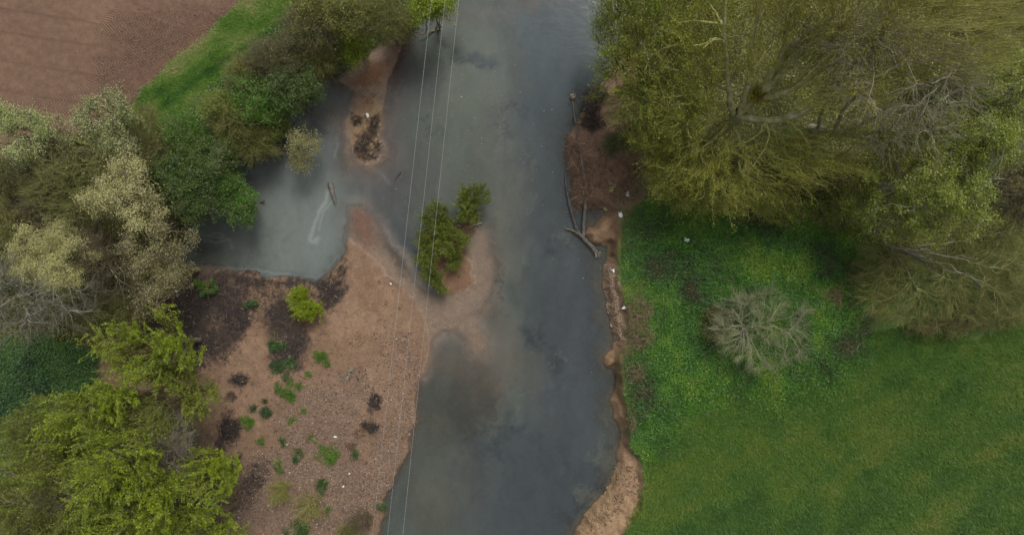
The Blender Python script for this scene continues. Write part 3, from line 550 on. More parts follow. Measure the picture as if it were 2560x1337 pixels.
    if leaf and nl:
        n = int(twigs * nl); k = rng.integers(0, twigs, n); t = rng.uniform(0.15 if (spray or plumes) else 0.35, 1.0, n) * 4.999; j = t.astype(int); fr_ = (t - j)[:, None]
        pos = TW[k, j] * (1 - fr_) + TW[k, np.minimum(j + 1, 5)] * fr_ + rng.normal(0, jit, (n, 3))
        if fine:
            q = rng.random(n) < 0.6; kf = rng.integers(0, fine, n); jf = rng.integers(1, 4, n); pos = np.where(q[:, None], FT[kf, jf] + rng.normal(0, jit * 0.6, (n, 3)), pos)
        v, f = leaves(rng, pos, TD[k, j], ls, leafup)
        base_v = (0.2 + 0.6 * cv)[k]; hv = (fbm(pos[:, 0] * 0.8 + 50, pos[:, 1] * 0.8 + pos[:, 2] * 0.5, TREE_N[0], 3) - 0.5) * 0.7
        mk('foliage', v, f, LF[leaf], crown, np.clip(base_v * 0.6 + 0.2 + hv + rng.normal(0, 0.12, n), 0, 1), loc=b0)
    return T

exec_trees = True
G1 = 'trees on the wooded right bank'
# ---- right bank wood
tree('lichened_tree', 'great old tree with thick pale forked trunk and lichen-yellow limbs in the upper right wood', 'tree',
     [(1890, 95, 230, 115, 8, 1.7), (1720, 330, 130, 110, 4.8, 1.4), (2090, 200, 160, 110, 8, 1.6), (1880, 420, 190, 85, 5.0, 1.2), (1690, 190, 130, 110, 6, 1.5), (2040, 370, 150, 70, 5.6, 1.2)],
     base=(1768, 340), group=G1, bark='lichen', twigbark='straw', leaf='gold', nl=13, ls=0.085, limbs=11, subs=130, twigs=1700, fine=3400, tr=0.36, flen=0.7, up=0.1, twr=0.011, fspread=0.16, fout=.35, fup=.4, spray=1.3, pthin=[3, 5, 6, 7, 9],
     tpath=[(1768, 340, .9), (1810, 315, 3), (1852, 283, 5.2)],
     paths=[[(1852, 283, 5.2), (1885, 245, 6), (1925, 212, 7), (1975, 165, 8.2), (2040, 90, 9.5), (2090, 30, 10.5)], [(1852, 283, 5.2), (1868, 230, 6.2), (1882, 160, 7.4), (1895, 80, 8.8), (1925, -10, 10)],
            [(1845, 290, 5), (1915, 305, 5.8), (1995, 285, 6.6), (2065, 245, 7.6), (2150, 210, 8.8), (2260, 150, 10)], [(1838, 292, 4.6), (1790, 300, 4.8), (1720, 288, 4.8), (1650, 300, 4.8)],
            [(1840, 300, 4.6), (1820, 250, 5.8), (1808, 180, 7), (1790, 90, 8.4), (1800, 0, 9.5)], [(1830, 305, 4), (1850, 370, 4), (1880, 430, 4), (1870, 480, 3.8)], [(1835, 300, 4.2), (1780, 360, 4.2), (1720, 410, 4), (1690, 450, 3.8)],
            [(1860, 290, 5), (1960, 340, 4.6), (2050, 370, 4.6), (2120, 400, 4.6)], [(1885, 245, 6), (1950, 245, 6.8), (2010, 210, 7.8), (2110, 120, 9.2), (2200, 60, 10)], [(1800, 318, 3), (1740, 270, 4.4), (1690, 215, 5.6), (1640, 150, 6.6)],
            [(1915, 222, 6.8), (1945, 140, 8.3), (1960, 60, 9.4)]])
tree('willow_tree', 'yellow-green leafy willow leaning over the river at the top of the right bank', 'tree',
     [(1600, 100, 115, 110, 5.5, 2.4), (1545, 70, 60, 80, 4.6, 1.7), (1555, 200, 70, 70, 4.5, 1.7), (1640, 270, 110, 100, 5, 2.0), (1700, 60, 120, 90, 6.5, 2)], base=(1600, 180), group=G1, bark='olive', leaf='willow', nl=15, ls=0.09,
     limbs=9, subs=110, twigs=1500, fine=2500, tr=0.2, stems=3, flen=0.6, spray=1.0, fspread=.18, fout=.4)
tree('willow_tree', 'low willow with golden leaves trailing over the green bank below the forked old tree', 'tree',
     [(1700, 445, 85, 65, 3.5, 1.5), (1790, 480, 105, 55, 3.5, 1.4), (1665, 345, 75, 65, 4, 1.5), (1880, 500, 70, 40, 3, 1.2)], base=(1690, 400), group=G1, bark='olive', leaf='gold', nl=12, ls=0.085,
     limbs=8, subs=90, twigs=1000, fine=2600, tr=0.15, stems=3, flen=0.6, fspread=.3, fup=-.1, fout=.4)
tree('bare_tree', 'almost leafless tree with mauve twigs fanning right from a curved pale trunk', 'tree',
     [(2260, 200, 190, 110, 9, 2), (2230, 320, 150, 70, 7, 1.8), (2120, 130, 130, 100, 9, 2)], base=(2022, 324), group=G1, bark='pale', twigbark='mauve', leaf='gold', nl=5, ls=0.08, limbs=6, subs=100, twigs=800, fine=2800, tr=0.21, flen=0.85, up=0.3, fspread=0.22, fout=0.5,
     tpath=[(2022, 324, 1), (2060, 330, 3.2), (2110, 334, 4.6)],
     paths=[[(2110, 334, 4.6), (2170, 310, 5.8), (2230, 250, 7), (2320, 200, 8.4), (2430, 155, 9.8)], [(2110, 334, 4.6), (2180, 335, 5.6), (2260, 325, 6.8), (2340, 310, 8)], [(2045, 322, 2.5), (2055, 285, 4.2), (2080, 230, 5.8), (2130, 170, 7.4), (2190, 100, 9)],
            [(2105, 332, 4.5), (2190, 355, 5.6), (2270, 385, 6.6), (2320, 390, 7)], [(2085, 330, 4), (2110, 270, 5.6), (2180, 210, 7), (2270, 120, 8.6), (2350, 50, 9.8)], [(2120, 334, 4.8), (2200, 290, 6.2), (2290, 270, 7.4), (2380, 240, 8.6)]])
tree('bare_tree', 'tall thin-leaved tree with silvery branch tips at the top edge right of the old tree', 'tree',
     [(2130, 20, 200, 90, 10, 2.2), (2320, 90, 170, 120, 9, 2.2), (2000, 30, 110, 80, 9, 2)], base=(1960, 130), group=G1, bark='pale', twigbark='straw', leaf='gold', nl=5, ls=0.08, limbs=12, subs=120, twigs=1200, fine=4000, tr=0.2, fork=0.4, flen=0.8, up=0.5, fspread=.15, fup=.5, fout=.4, spray=1.5)
tree('maple_tree', 'bright green maple in fresh leaf drooping over the meadow edge at far right', 'tree',
     [(2330, 450, 160, 110, 6, 2.0), (2230, 530, 110, 70, 5, 1.6), (2420, 380, 110, 110, 6.5, 2), (2350, 560, 90, 50, 4.5, 1.4), (2290, 340, 90, 70, 6, 1.6)], base=(2180, 470), group=G1, bark='grey', leaf='maple', nl=17, ls=0.11, limbs=10, subs=120, twigs=1700, fine=900, clump=(230, .17), tr=0.2, fork=0.4, jit=0.13, leafup=1.2)
tree('maple_tree', 'smaller bright leafy maple cut by the right picture edge', 'tree',
     [(2500, 230, 70, 80, 7, 1.8), (2540, 330, 50, 80, 6.5, 1.6), (2450, 320, 60, 50, 6, 1.4), (2570, 190, 60, 60, 7, 1.5)], base=(2330, 350), group=G1, bark='grey', leaf='maple', nl=14, ls=0.11, limbs=7, subs=60, twigs=800, fine=500, clump=(110, .17), tr=0.15, jit=0.13, leafup=1.2)
tree('hawthorn_tree', 'brown leafless hawthorn thicket beside the maple at the right edge', 'tree',
     [(2545, 450, 45, 90, 3, 1.5), (2580, 520, 50, 50, 3, 1.3)], group=G1, bark='brown', twigbark='brown', leaf='rust', nl=1, limbs=7, subs=60, twigs=600, fine=3500, tr=0.1, stems=3, flen=0.5)
tree('thicket_tree', 'dark leafless thicket in the top right corner of the wood', 'tree',
     [(2520, 60, 90, 100, 4.5, 2), (2440, 30, 80, 60, 5, 2)], group=G1, bark='brown', twigbark='olive', leaf='olive', nl=2.5, limbs=8, subs=70, twigs=700, fine=4000, tr=0.12, stems=3, flen=0.6)
tree('leaning_shrub', 'big olive-brown bare shrub leaning right over the meadow below the maple', 'shrub',
     [(2280, 720, 150, 85, 2.2, 1.1), (2430, 700, 120, 90, 2.4, 1.1), (2490, 620, 100, 80, 2.6, 1.2), (2200, 660, 70, 55, 2, 0.9), (2530, 730, 60, 60, 2, 0.9)], base=(2200, 605), bark='grey', twigbark='olive', leaf='olive', nl=3.5, ls=0.07, limbs=12, subs=150, twigs=1500, fine=5500, tr=0.13, fork=0.2, flen=0.6, up=0.2, fspread=.22, fup=.2, fout=.6)
tree('rusty_shrub', 'low shrub with rust-tinged new leaves along the meadow edge of the olive shrub', 'shrub',
     [(2480, 780, 90, 45, 1.6, 0.6), (2350, 815, 90, 30, 1.5, 0.5), (2540, 720, 40, 60, 1.6, 0.6)], bark='brown', twigbark='olive', leaf='rust', nl=6, ls=0.07, limbs=6, subs=60, twigs=700, fine=2500, tr=0.05, stems=4, flen=0.35)
tree('small_bare_tree', 'small round pale leafless tree standing alone on the green meadow', 'tree',
     [(1905, 825, 112, 95, 2.6, 1.1), (1850, 800, 60, 75, 2.4, .9)], base=(1858, 815), bark='pale', twigbark='hay', leaf='paleg', nl=3, ls=0.042, limbs=15, subs=60, twigs=420, fine=4300, twr=.006, tr=0.055, fork=0.12, flen=0.45, up=0.1, fspread=0.28, shell=1.0, fup=.1, fout=.7)
tree('seedling_shrub', 'low olive sapling bush just left of the lone bare tree', 'shrub', [(1785, 810, 32, 45, 1.5, 0.5)], bark='brown', leaf='olive', nl=6, ls=0.08, limbs=4, subs=16, twigs=160, fine=300, tr=0.03, stems=3, flen=0.3)
# understorey in the wood
US = [(1600, 330, 70, 60, 'olive', 'dull olive undergrowth bush below the willow beside the brown debris slope'),
      (1960, 380, 120, 60, 'deep', 'dark green bush in shade under the forked old tree'),
      (2100, 430, 110, 60, 'olive', 'olive undergrowth bush between the old tree and the maple'),
      (1960, 530, 60, 30, 'lime', 'small lime green bush at the foot of the wood above the nettles'),
      (2090, 530, 60, 45, 'willow', 'yellow-green bush tucked under the left side of the maple'),
      (2380, 230, 110, 70, 'deep', 'dark green bush below the silvery branches at upper right'),
      (1780, 120, 90, 80, 'olive', 'olive undergrowth bush behind the yellow-green river willow'),
      (2220, 420, 80, 60, 'olive', 'dull bush between mauve twigs and the maple crown'),
      (1540, 360, 30, 22, 'deep', 'small dark green tuft on the brown debris slope')]
for px, py, rx, ry, lf, lb in US:
    tree('undergrowth_bush', lb, 'bush', [(px, py, rx, ry, 1.6, 0.7)], group='undergrowth in the right wood', bark='brown', leaf=lf, nl=7, ls=0.10, limbs=5, subs=40, twigs=int(40 + rx * ry * 0.07), fine=600, tr=0.05, stems=3, flen=0.4)

# ---- left trees: flowering sallows and bare trees
G2 = 'flowering sallows on the left bank'
def sallow(lb, bl, leaf='cream', **kw):
    a = dict(group=G2, bark='olive', twigbark='brown', leaf=leaf, nl=15, ls=0.075, limbs=8, subs=70, twigs=520, fine=1100, clump=(48, .14), tr=0.13, stems=2, jit=0.12, shell=0.7, up=0.5, flen=0.35, leafup=0.9); a.update(kw)
    return tree('sallow_tree', lb, 'tree', bl, **a)
sallow('round cream-flowered sallow with the densest crown, above the grey bare tree at left', [(140, 600, 70, 42, 5, 1.2), (185, 640, 42, 60, 5, 1.2), (100, 650, 45, 50, 4.8, 1.1), (150, 690, 62, 40, 4.6, 1.1)], nl=36, twigs=850, clump=(46, .15), ls=.07)
sallow('cream-flowered sallow crown right of centre of the left wood, next to the dark hedge', [(320, 470, 62, 60, 5, 1.2), (275, 500, 45, 45, 4.8, 1.1), (350, 530, 55, 45, 4.8, 1.2), (325, 410, 30, 30, 5, 1)], nl=17, twigs=560, clump=(55, .14))
sallow('broken cream sallow overhanging the pool edge with brown gaps between flower clumps', [(355, 640, 35, 45, 4.4, 1.1), (430, 600, 45, 55, 4.2, 1.0), (430, 690, 45, 45, 4, 1), (400, 745, 40, 38, 4, 1), (345, 775, 40, 28, 3.6, .9)], 'tan', nl=10, twigs=520, fine=2600, clump=(46, .16))
sallow('pale greenish sallow at the left picture edge by the ploughed field', [(40, 340, 55, 60, 5.5, 1.2), (75, 310, 45, 40, 5.5, 1.2), (140, 320, 40, 35, 5, 1.0), (20, 290, 25, 30, 5.5, 1)], 'paleg', nl=20)
sallow('thin pale sallow standing against the ploughed soil near the grass verge', [(275, 270, 45, 40, 5, 1.1), (260, 320, 60, 50, 5, 1.1), (300, 350, 45, 35, 4.5, 1)], 'paleg', nl=9, twigs=700, fine=2500)
sallow('yellowish half-open sallow behind the pale one at the left edge', [(150, 375, 60, 40, 4.2, 1), (90, 390, 60, 40, 4.2, 1)], 'tan', nl=5, fine=3000)
tree('bare_tree', 'large grey leafless tree sprawling at the left edge below the round cream sallow', 'tree',
     [(60, 740, 110, 90, 5.5, 1.8), (160, 760, 90, 70, 5, 1.5), (30, 820, 70, 50, 5, 1.4), (-20, 700, 70, 80, 6, 1.6)], base=(110, 720), bark='pale', twigbark='grey', limbs=16, subs=90, twigs=480, fine=2200, tr=0.17, fork=0.3, flen=0.65, fspread=0.32, fout=.4)
tree('bare_tree', 'brown leafless tree with olive limbs between the two cream sallow crowns', 'tree',
     [(210, 440, 90, 60, 5, 1.6), (150, 480, 80, 60, 4.5, 1.4), (220, 520, 60, 50, 4.5, 1.3)], base=(240, 510), bark='olive', twigbark='olive', limbs=10, subs=60, twigs=450, fine=2200, tr=0.13, flen=0.65, fspread=.3)
tree('bare_tree', 'twisted bare tree in the gap right of the round cream sallow', 'tree',
     [(270, 620, 60, 60, 4, 1.5), (300, 700, 70, 50, 3.6, 1.3), (240, 660, 40, 60, 4, 1.3)], base=(290, 640), bark='lichen', twigbark='brown', limbs=11, subs=50, twigs=350, fine=1800, tr=0.11, flen=0.55, fspread=.3)
tree('bare_shrub', 'brown leafless shrub at the tip of the grass verge', 'shrub',
     [(350, 320, 50, 55, 3, 1.3), (390, 370, 50, 50, 2.6, 1.1)], bark='brown', twigbark='olive', leaf='rust', nl=2, ls=.07, limbs=8, subs=60, twigs=600, fine=3500, tr=0.07, stems=4, flen=0.5)
tree('leafy_bush', 'olive-green leafy bush on the left picture edge below the pale sallow', 'bush',
     [(30, 440, 50, 50, 3.5, 1.2), (15, 540, 50, 70, 3, 1.2), (60, 580, 40, 60, 3, 1)], bark='brown', twigbark='brown', leaf='olive', nl=9, ls=0.09, limbs=7, subs=60, twigs=700, fine=1500, tr=0.07, stems=4, flen=0.4)
tree('bare_shrub', 'thin brown shrub filling the gap above the round cream sallow', 'shrub',
     [(110, 480, 80, 50, 2.6, 1.1), (100, 540, 60, 40, 2.6, 1), (220, 580, 50, 50, 2.5, 1)], bark='brown', twigbark='brown', leaf='rust', nl=3, ls=.07, limbs=8, subs=60, twigs=700, fine=3500, tr=0.06, stems=4, flen=0.45)
tree('bare_shrub', 'thin shrub with sparse greenish twigs at the foot of the broken cream sallow', 'shrub',
     [(290, 780, 70, 45, 2.4, 1), (240, 800, 50, 40, 2.2, .9), (370, 700, 40, 40, 2.4, .9)], bark='brown', twigbark='olive', leaf='olive', nl=3.5, ls=.08, limbs=8, subs=50, twigs=500, fine=2500, tr=0.05, stems=4, flen=0.45)

# ---- lower left: upright lime-green willows
G3 = 'lime-green willows at the lower left'
def lime(lb, bl, leaf='lime', **kw):
    a = dict(group=G3, bark='brown', twigbark='olive', leaf=leaf, nl=17, ls=0.08, limbs=8, subs=60, twigs=520, tr=0.11, stems=1, jit=0.02, shell=0.5, plumes=60, plen=2.1, fork=0.45, up=0.3, leafup=0.5); a.update(kw)
    a.pop('spray', None); a['nl'] *= 0.9 if a['nl'] == 14 else 0.8; a['twigs'] = int(a['twigs'] * 2.2); a['plumes'] = int(a['twigs'] / 15)
    return tree('lime_willow', lb, 'tree', bl, **a)
lime('brightest lime-green willow, topmost of the lower left trees beside the dark flotsam', [(400, 840, 60, 45, 5, 1.2), (440, 880, 50, 45, 5, 1.1), (330, 880, 70, 40, 4.8, 1.1), (390, 920, 50, 30, 4.5, 1.0)], twigs=600)
lime('lime willow below the topmost one with feathery sprays pointing left', [(250, 1020, 65, 45, 6, 1.3), (200, 1050, 40, 40, 5.6, 1.1), (300, 1000, 40, 35, 5.6, 1)])
lime('dull green willow beside the ivy carpet at the left', [(140, 1060, 60, 60, 5, 1.3), (110, 1110, 50, 50, 4.8, 1.2), (190, 1110, 50, 40, 4.6, 1.1)], 'willow', nl=13, fine=1500)
lime('large lime willow in the middle of the lower left clump', [(310, 1140, 70, 60, 6.5, 1.4), (350, 1180, 50, 60, 6, 1.2), (290, 1190, 50, 50, 6, 1.2)], twigs=650)
lime('lime willow reaching toward the sand with arched pale twigs', [(500, 980, 45, 40, 4, 1.0), (440, 960, 50, 35, 4, 1), (370, 1040, 60, 45, 4.6, 1.1)], 'willow', nl=15, twigs=480, fine=800)
lime('lime willow nearest the gravel, standing apart on the sand edge', [(540, 1190, 50, 45, 3.4, 1.0), (510, 1160, 35, 35, 3.4, .9), (570, 1160, 35, 30, 3.2, .8)], twigs=420, spray=1.0)
lime('lime willow with long sprays at the bottom left edge of the picture', [(360, 1280, 70, 45, 6, 1.3), (300, 1310, 60, 40, 6, 1.2), (400, 1230, 40, 35, 5.4, 1)], twigs=650)
lime('thin yellow-green willow with long bare leaning stems in the bottom left corner', [(50, 1230, 70, 60, 7, 1.4), (30, 1300, 70, 50, 7, 1.4), (130, 1310, 70, 40, 6, 1.2)], 'willow', base=(240, 1195), bark='pale', nl=12, fine=1500, limbs=4, tr=0.11, tpath=[(255, 1190, .8), (200, 1222, 3), (140, 1245, 5)],
     paths=[[(140, 1245, 5), (100, 1252, 6.2), (60, 1252, 7.4), (10, 1262, 8.6)], [(210, 1205, 2.6), (160, 1212, 4), (110, 1228, 5.4), (70, 1232, 6.6)], [(150, 1240, 4.6), (100, 1210, 6), (50, 1185, 7.2), (20, 1170, 8.2)], [(180, 1240, 4), (130, 1280, 5.4), (80, 1310, 6.6), (40, 1330, 7.6)]])
lime('lime willow cut off by the bottom edge beside the gravel', [(520, 1310, 60, 40, 4, 1.0), (470, 1320, 45, 35, 4, 1), (570, 1330, 40, 30, 3.8, .9)], twigs=420, spray=1.0)
lime('olive willow cut by the bottom edge left of centre of the clump', [(210, 1330, 60, 40, 5, 1.2), (250, 1280, 40, 40, 4.6, 1)], 'willow', bark='pale', nl=12, fine=1000)
tree('bare_tree', 'tangled leafless tree with pale arching stems between the lime willows and the sand', 'tree',
     [(420, 1080, 60, 50, 4, 1.2), (440, 1150, 50, 60, 3.6, 1.2), (390, 1210, 40, 50, 3.5, 1.1)], base=(480, 1080), bark='pale', twigbark='mauve', limbs=9, subs=60, twigs=500, fine=3500, tr=0.08, flen=0.5)

# ---- hedge along the top left bank
G4 = 'hedge shrubs along the upper left bank'
HG = [('leafy', 'deep', 'large dark green hedge shrub at the inner corner of the pool', [(490, 490, 60, 55, 2.6, 1.1), (450, 440, 45, 50, 2.8, 1)]),
      ('leafy', 'deep', 'dark green hedge shrub above the one at the pool corner', [(530, 400, 60, 45, 2.8, 1.1), (480, 370, 45, 40, 2.8, 1)]),
      ('leafy', 'vivid', 'mid-green hedge shrub with a bright top beside the grass tip', [(470, 330, 45, 35, 2.6, .9)]),
      ('leafy', 'vivid', 'light green sapling overhanging the pool below the dark hedge', [(600, 510, 45, 40, 1.8, .8), (575, 470, 35, 30, 2, .7)]),
      ('bare', 'olive', 'grey leafless bush hanging over the pale pool water', [(630, 360, 55, 40, 2, .9)]),
      ('leafy', 'osier', 'yellow-olive hedge shrub next to the grass verge, below its rut', [(552, 272, 40, 36, 2.8, 1.0)]),
      ('bare', 'olive', 'brownish twiggy hedge shrub between the two greenest ones', [(590, 310, 50, 45, 2.6, 1)]),
      ('leafy', 'vivid', 'bright green hedge shrub left of the dense rich green one', [(640, 240, 45, 40, 3, 1.1), (660, 290, 40, 30, 2.6, .9)]),
      ('leafy', 'deep', 'dense rich green hedge shrub leaning over the pale shallows', [(735, 215, 58, 42, 2.8, 1.2), (695, 255, 42, 32, 2.6, 1)]),
      ('bare', 'olive', 'olive twiggy hedge shrub on the verge side halfway along', [(618, 188, 42, 36, 2.8, 1.0)]),
      ('bare', 'rust', 'brown leafless hedge shrub above the rich green one', [(690, 150, 60, 45, 3.2, 1.2)]),
      ('bare', 'rust', 'straw-brown fan of bare twigs near the top of the hedge', [(780, 80, 65, 55, 3.4, 1.3)]),
      ('bare', 'olive', 'brown shrub between the straw fan and the lime sapling, over the shore', [(790, 158, 50, 34, 2.4, 1), (835, 130, 32, 26, 2.2, .9)]),
      ('leafy', 'olive', 'dull dark green hedge tree at the top edge of the picture', [(880, 40, 60, 55, 4, 1.5)]),
      ('leafy', 'lime', 'lime green sapling hanging over the top of the red sand spit', [(890, 115, 32, 38, 2.2, .8)]),
      ('bare', 'olive', 'dark leafless hedge tree beside the lime tree at the top', [(960, 45, 55, 50, 4, 1.5)]),
      ('bare', 'rust', 'small dark brushy shrub on the bank above the red spit', [(1005, 60, 35, 30, 1.6, .8)]),
      ('leafy', 'lime', 'lime green tree at the top edge beneath the power cables', [(1060, 12, 45, 32, 3.6, 1.0), (1095, 5, 35, 30, 3.4, .9)]),
      ('leafy', 'olive', 'olive green shrub at the upper end of the hedge by the dry grass', [(800, 20, 55, 40, 3.4, 1.2)]),
      ('leafy', 'osier', 'low green shrub filling the hedge foot beside the pale water', [(670, 320, 45, 30, 1.6, .8)]),
      ('bare', 'rust', 'brown shadowed shrub between the verge tip and the sallows', [(425, 400, 40, 50, 2.2, .9)]),
      ('leafy', 'deep', 'dark shrub under the brown hedge twigs in mid hedge', [(640, 200, 45, 30, 2, .8), (730, 110, 45, 30, 2, .8)])]
for kd, lf, lb, bl in HG:
    ar = sum(b[2] * b[3] for b in bl)
    if kd == 'leafy':
        tree('hedge_shrub', lb, 'shrub', bl, group=G4, bark='brown', twigbark='brown', leaf=lf, nl=14, ls=0.09, limbs=6, subs=45, twigs=int(140 + ar * 0.14), fine=500, clump=(int(14 + ar * .011), .2), tr=0.07, stems=3, flen=0.35, jit=0.13, leafup=1.0)
    else:
        tree('hedge_shrub', lb, 'shrub', bl, group=G4, bark='brown', twigbark='olive' if lf == 'olive' else 'brown', leaf='olive', nl=6, ls=0.08, limbs=9, subs=50, twigs=int(130 + ar * 0.10), fine=1900, fspread=.28, fout=.4, tr=0.07, stems=3, flen=0.55)
tree('pool_willow', 'small sparse yellow-flowered willow standing in the pale pool water', 'tree', [(760, 360, 38, 40, 2.0, 0.7), (755, 405, 28, 28, 1.7, 0.6)], base=(735, 350), bark='grey', twigbark='olive', leaf='tan', nl=9, ls=0.075, limbs=6, subs=30, twigs=230, fine=700, tr=0.05, flen=0.3, low=-0.3)

# ---- shrubs on the island, sandbar
G5 = 'osier bushes on the island'
for lb, bl in (('round osier bush standing alone at the upper right of the island', [(1186, 490, 34, 26, 1.0, .5), (1168, 512, 24, 22, .9, .4), (1172, 538, 26, 16, .6, .3)]),
               ('osier bush with yellowish tips at the top left of the island', [(1090, 540, 30, 28, .9, .45), (1100, 565, 35, 20, .8, .4)]),
               ('wide green osier bush in the middle of the island', [(1140, 600, 30, 20, .9, .4), (1105, 612, 26, 22, .9, .45), (1115, 585, 20, 14, .7, .3)]),
               ('osier bush on the left shore of the island under the power cables', [(1062, 605, 18, 22, .8, .35), (1066, 640, 22, 18, .8, .4)]),
               ('dark green osier bush at the lower tip of the island', [(1076, 680, 18, 20, .8, .35), (1090, 700, 14, 16, .7, .3), (1104, 718, 10, 9, .5, .25)]),
               ('little sedge-like osier tuft on the island sand below the wide bush', [(1138, 645, 12, 18, .5, .25)])):
    ar = sum(b[2] * b[3] for b in bl)
    tree('osier_bush', lb, 'bush', bl, group=G5, bark='olive', twigbark='olive', leaf='osier', nl=22, ls=0.075, limbs=7, subs=40, twigs=int(70 + ar * 0.15), tr=0.03, stems=4, spray=0.6, jit=0.04, shell=0.4, low=0.1, leafup=0.4, twr=0.008)
G6 = 'green plants growing on the sandbar'
tree('young_willow', 'bright yellow-green young willow among dark flotsam at the pool shore', 'shrub', [(752, 742, 20, 20, .9, .4), (772, 772, 32, 20, .9, .4)], bark='olive', leaf='lime', nl=22, ls=0.08, limbs=6, subs=30, twigs=300, tr=0.025, stems=4, spray=0.5, jit=0.04, low=0.3, group=G6)
PL = [('vivid', 520, 717, 22, 18, 'small green willow sapling on dark flotsam below the pool, left of the yellow-green one'),
      ('ivy', 692, 868, 24, 18, 'dark nettle patch at the edge of the black flotsam'), ('ivy', 718, 918, 36, 26, 'largest dark green nettle patch in the middle of the sandbar'),
      ('vivid', 805, 891, 20, 17, 'round bright green clump alone on bare sand below the flotsam'), ('vivid', 716, 985, 26, 32, 'long bright green clump between the nettle patch and the gravel'),
      ('vivid', 745, 965, 10, 9, 'tiny bright clump right of the long green one'), ('vivid', 773, 933, 7, 6, 'tiny lone green tuft left of the driftwood heap'),
      ('ivy', 660, 1020, 26, 20, 'grey-green weed clump on sand left of the gravel'), ('vivid', 620, 1052, 20, 14, 'bright low weed clump nearest the lime willows'),
      ('vivid', 820, 1138, 21, 25, 'round vivid green bush, the biggest clump on the gravel'), ('ivy', 708, 1102, 12, 11, 'small dark weed left of the vivid gravel bush'),
      ('vivid', 655, 1105, 10, 12, 'small bright weed on the sand at the left margin of the gravel'), ('ivy', 808, 1216, 14, 17, 'dark weed tuft on gravel below the vivid bush'),
      ('ivy', 745, 1140, 14, 14, 'thin dark weed on gravel, lower left of the vivid bush'), ('vivid', 700, 1160, 12, 18, 'pale green weed near the dark stain left of the gravel'),
      ('ivy', 957, 1268, 12, 10, 'small weed tuft at the water line near the bottom'), ('vivid', 758, 1025, 6, 6, 'tiny weed at the upper left edge of the gravel'),
      ('ivy', 888, 1135, 9, 12, 'small weed right of the vivid gravel bush'), ('vivid', 775, 1098, 7, 7, 'tiny bright weed above the vivid gravel bush'),
      ('vivid', 820, 1270, 7, 7, 'tiny weed low on the gravel beside the yellow tuft'), ('ivy', 750, 1325, 30, 22, 'dark green bush at the bottom edge of the gravel'),
      ('vivid', 732, 1052, 10, 8, 'little green weed in the gravel upper left'), ('ivy', 630, 765, 14, 12, 'dull weed among the twigs of the dark flotsam')]
for lf, px, py, rx, ry, lb in PL:
    rw = np.random.default_rng(px * 7 + py); nb = 2 if rx < 9 else (14 if (px, py) in ((820, 1138), (805, 891)) else 6)
    bl = [(px + rw.normal(0, rx * .5), py + rw.normal(0, ry * .5), rx * rw.uniform(.3, .65), ry * rw.uniform(.3, .65), rw.uniform(.38, .52), .12) for _ in range(nb)]
    tree('weed_clump', lb, 'plant', bl, group=G6, bark='olive', leaf=lf, nl=8, ls=0.07 if rx > 12 else .055, limbs=3, subs=8, twigs=int(20 + rx * ry * 0.28), tr=0.012, stems=2, jit=0.05, up=0.8, twr=0.005, low=0.3, leafup=1.2)
for lf, px, py, rx, ry, lb, tb in (('gold', 702, 1225, 20, 24, 'yellowish sapling on gravel left of the bare osier', 'straw'), ('gold', 775, 1265, 34, 34, 'thin straw-coloured bare osier on the lower gravel', 'straw'),
                                   ('gold', 875, 1325, 24, 18, 'yellow-green sapling at the bottom edge by the water', 'olive'), ('rust', 905, 1298, 28, 20, 'rust-brown dead shrub near the lower water line', 'brown')):
    tree('sandbar_sapling', lb, 'shrub', [(px, py, rx, ry, 0.9, 0.4)], group=G6, bark=tb, twigbark=tb, leaf=lf, nl=4, ls=0.06, limbs=6, subs=25, twigs=130, fine=400, tr=0.02, stems=4, flen=0.3, low=0.3, spray=0.5, twr=0.007)

# ------------------------------------------------------------------ ground cover that nobody could count
def scatter(rng, poly, n, fine=20, warp=60):
    P = np.array(poly, float); out = []
    while sum(map(len, out)) < n:
        q = rng.uniform(P.min(0), P.max(0), (n * 2, 2)); xx = q[:, 0] / 50; yy = q[:, 1] / 50
        d = sdf(poly, q[:, 0] + (fbm(xx, yy, 5, 3) - .5) * warp, q[:, 1] + (fbm(xx, yy, 6, 3) - .5) * warp); out.append(q[d + rng.normal(0, fine * 0.5, len(d)) > 0])
    return np.concatenate(out)[:n]
def ground_pts(q, z0):
    k = mpp(z0); x = (q[:, 0] - 1280) * k; y = (668.5 - q[:, 1]) * k; return np.stack([x, y, height(x, y)], -1)
rng = np.random.default_rng(5)
def cover(name, label, poly, n, mat, size, zr, z0=1.0, tone=(0.6, 0.35), freq=0.8, aspect=0.6, up=1.0):
    q = scatter(rng, poly, n, 100 if name == 'nettles' else 20); p = ground_pts(q, z0); p = p[p[:, 2] > 0.8] if name == 'nettles' else p; n = len(p); hv = fbm(p[:, 0] * freq, p[:, 1] * freq, 901, 4); big = fbm(p[:, 0] * 0.25, p[:, 1] * 0.25, 951, 3)
    hh = fbm(p[:, 0] * 1.6, p[:, 1] * 1.6, 77, 3); p[:, 2] += rng.uniform(zr[0], zr[1], n) * (0.3 + 1.2 * hh)
    v, f = leaves(rng, p, rng.normal(0, 1, (n, 3)) * np.array([1, 1, .3]), size, up, aspect)
    t = np.clip(tone[0] + (hv - 0.5) * 1.9 + (big - 0.5) * 1.2 + rng.normal(0, 0.12, n), 0, 1)
    o = mk(name, v, f, LF[mat], None, t); tag(o, label, 'ground cover', None, 'stuff'); return o
NET = [(1556, 640), (1566, 580), (1605, 535), (1640, 500), (1670, 485), (1800, 500), (1950, 500), (2140, 560), (2180, 720), (2150, 860), (1980, 960), (1800, 980), (1680, 1060), (1628, 1150), (1592, 1080), (1578, 900), (1635, 870), (1640, 760), (1572, 690)]
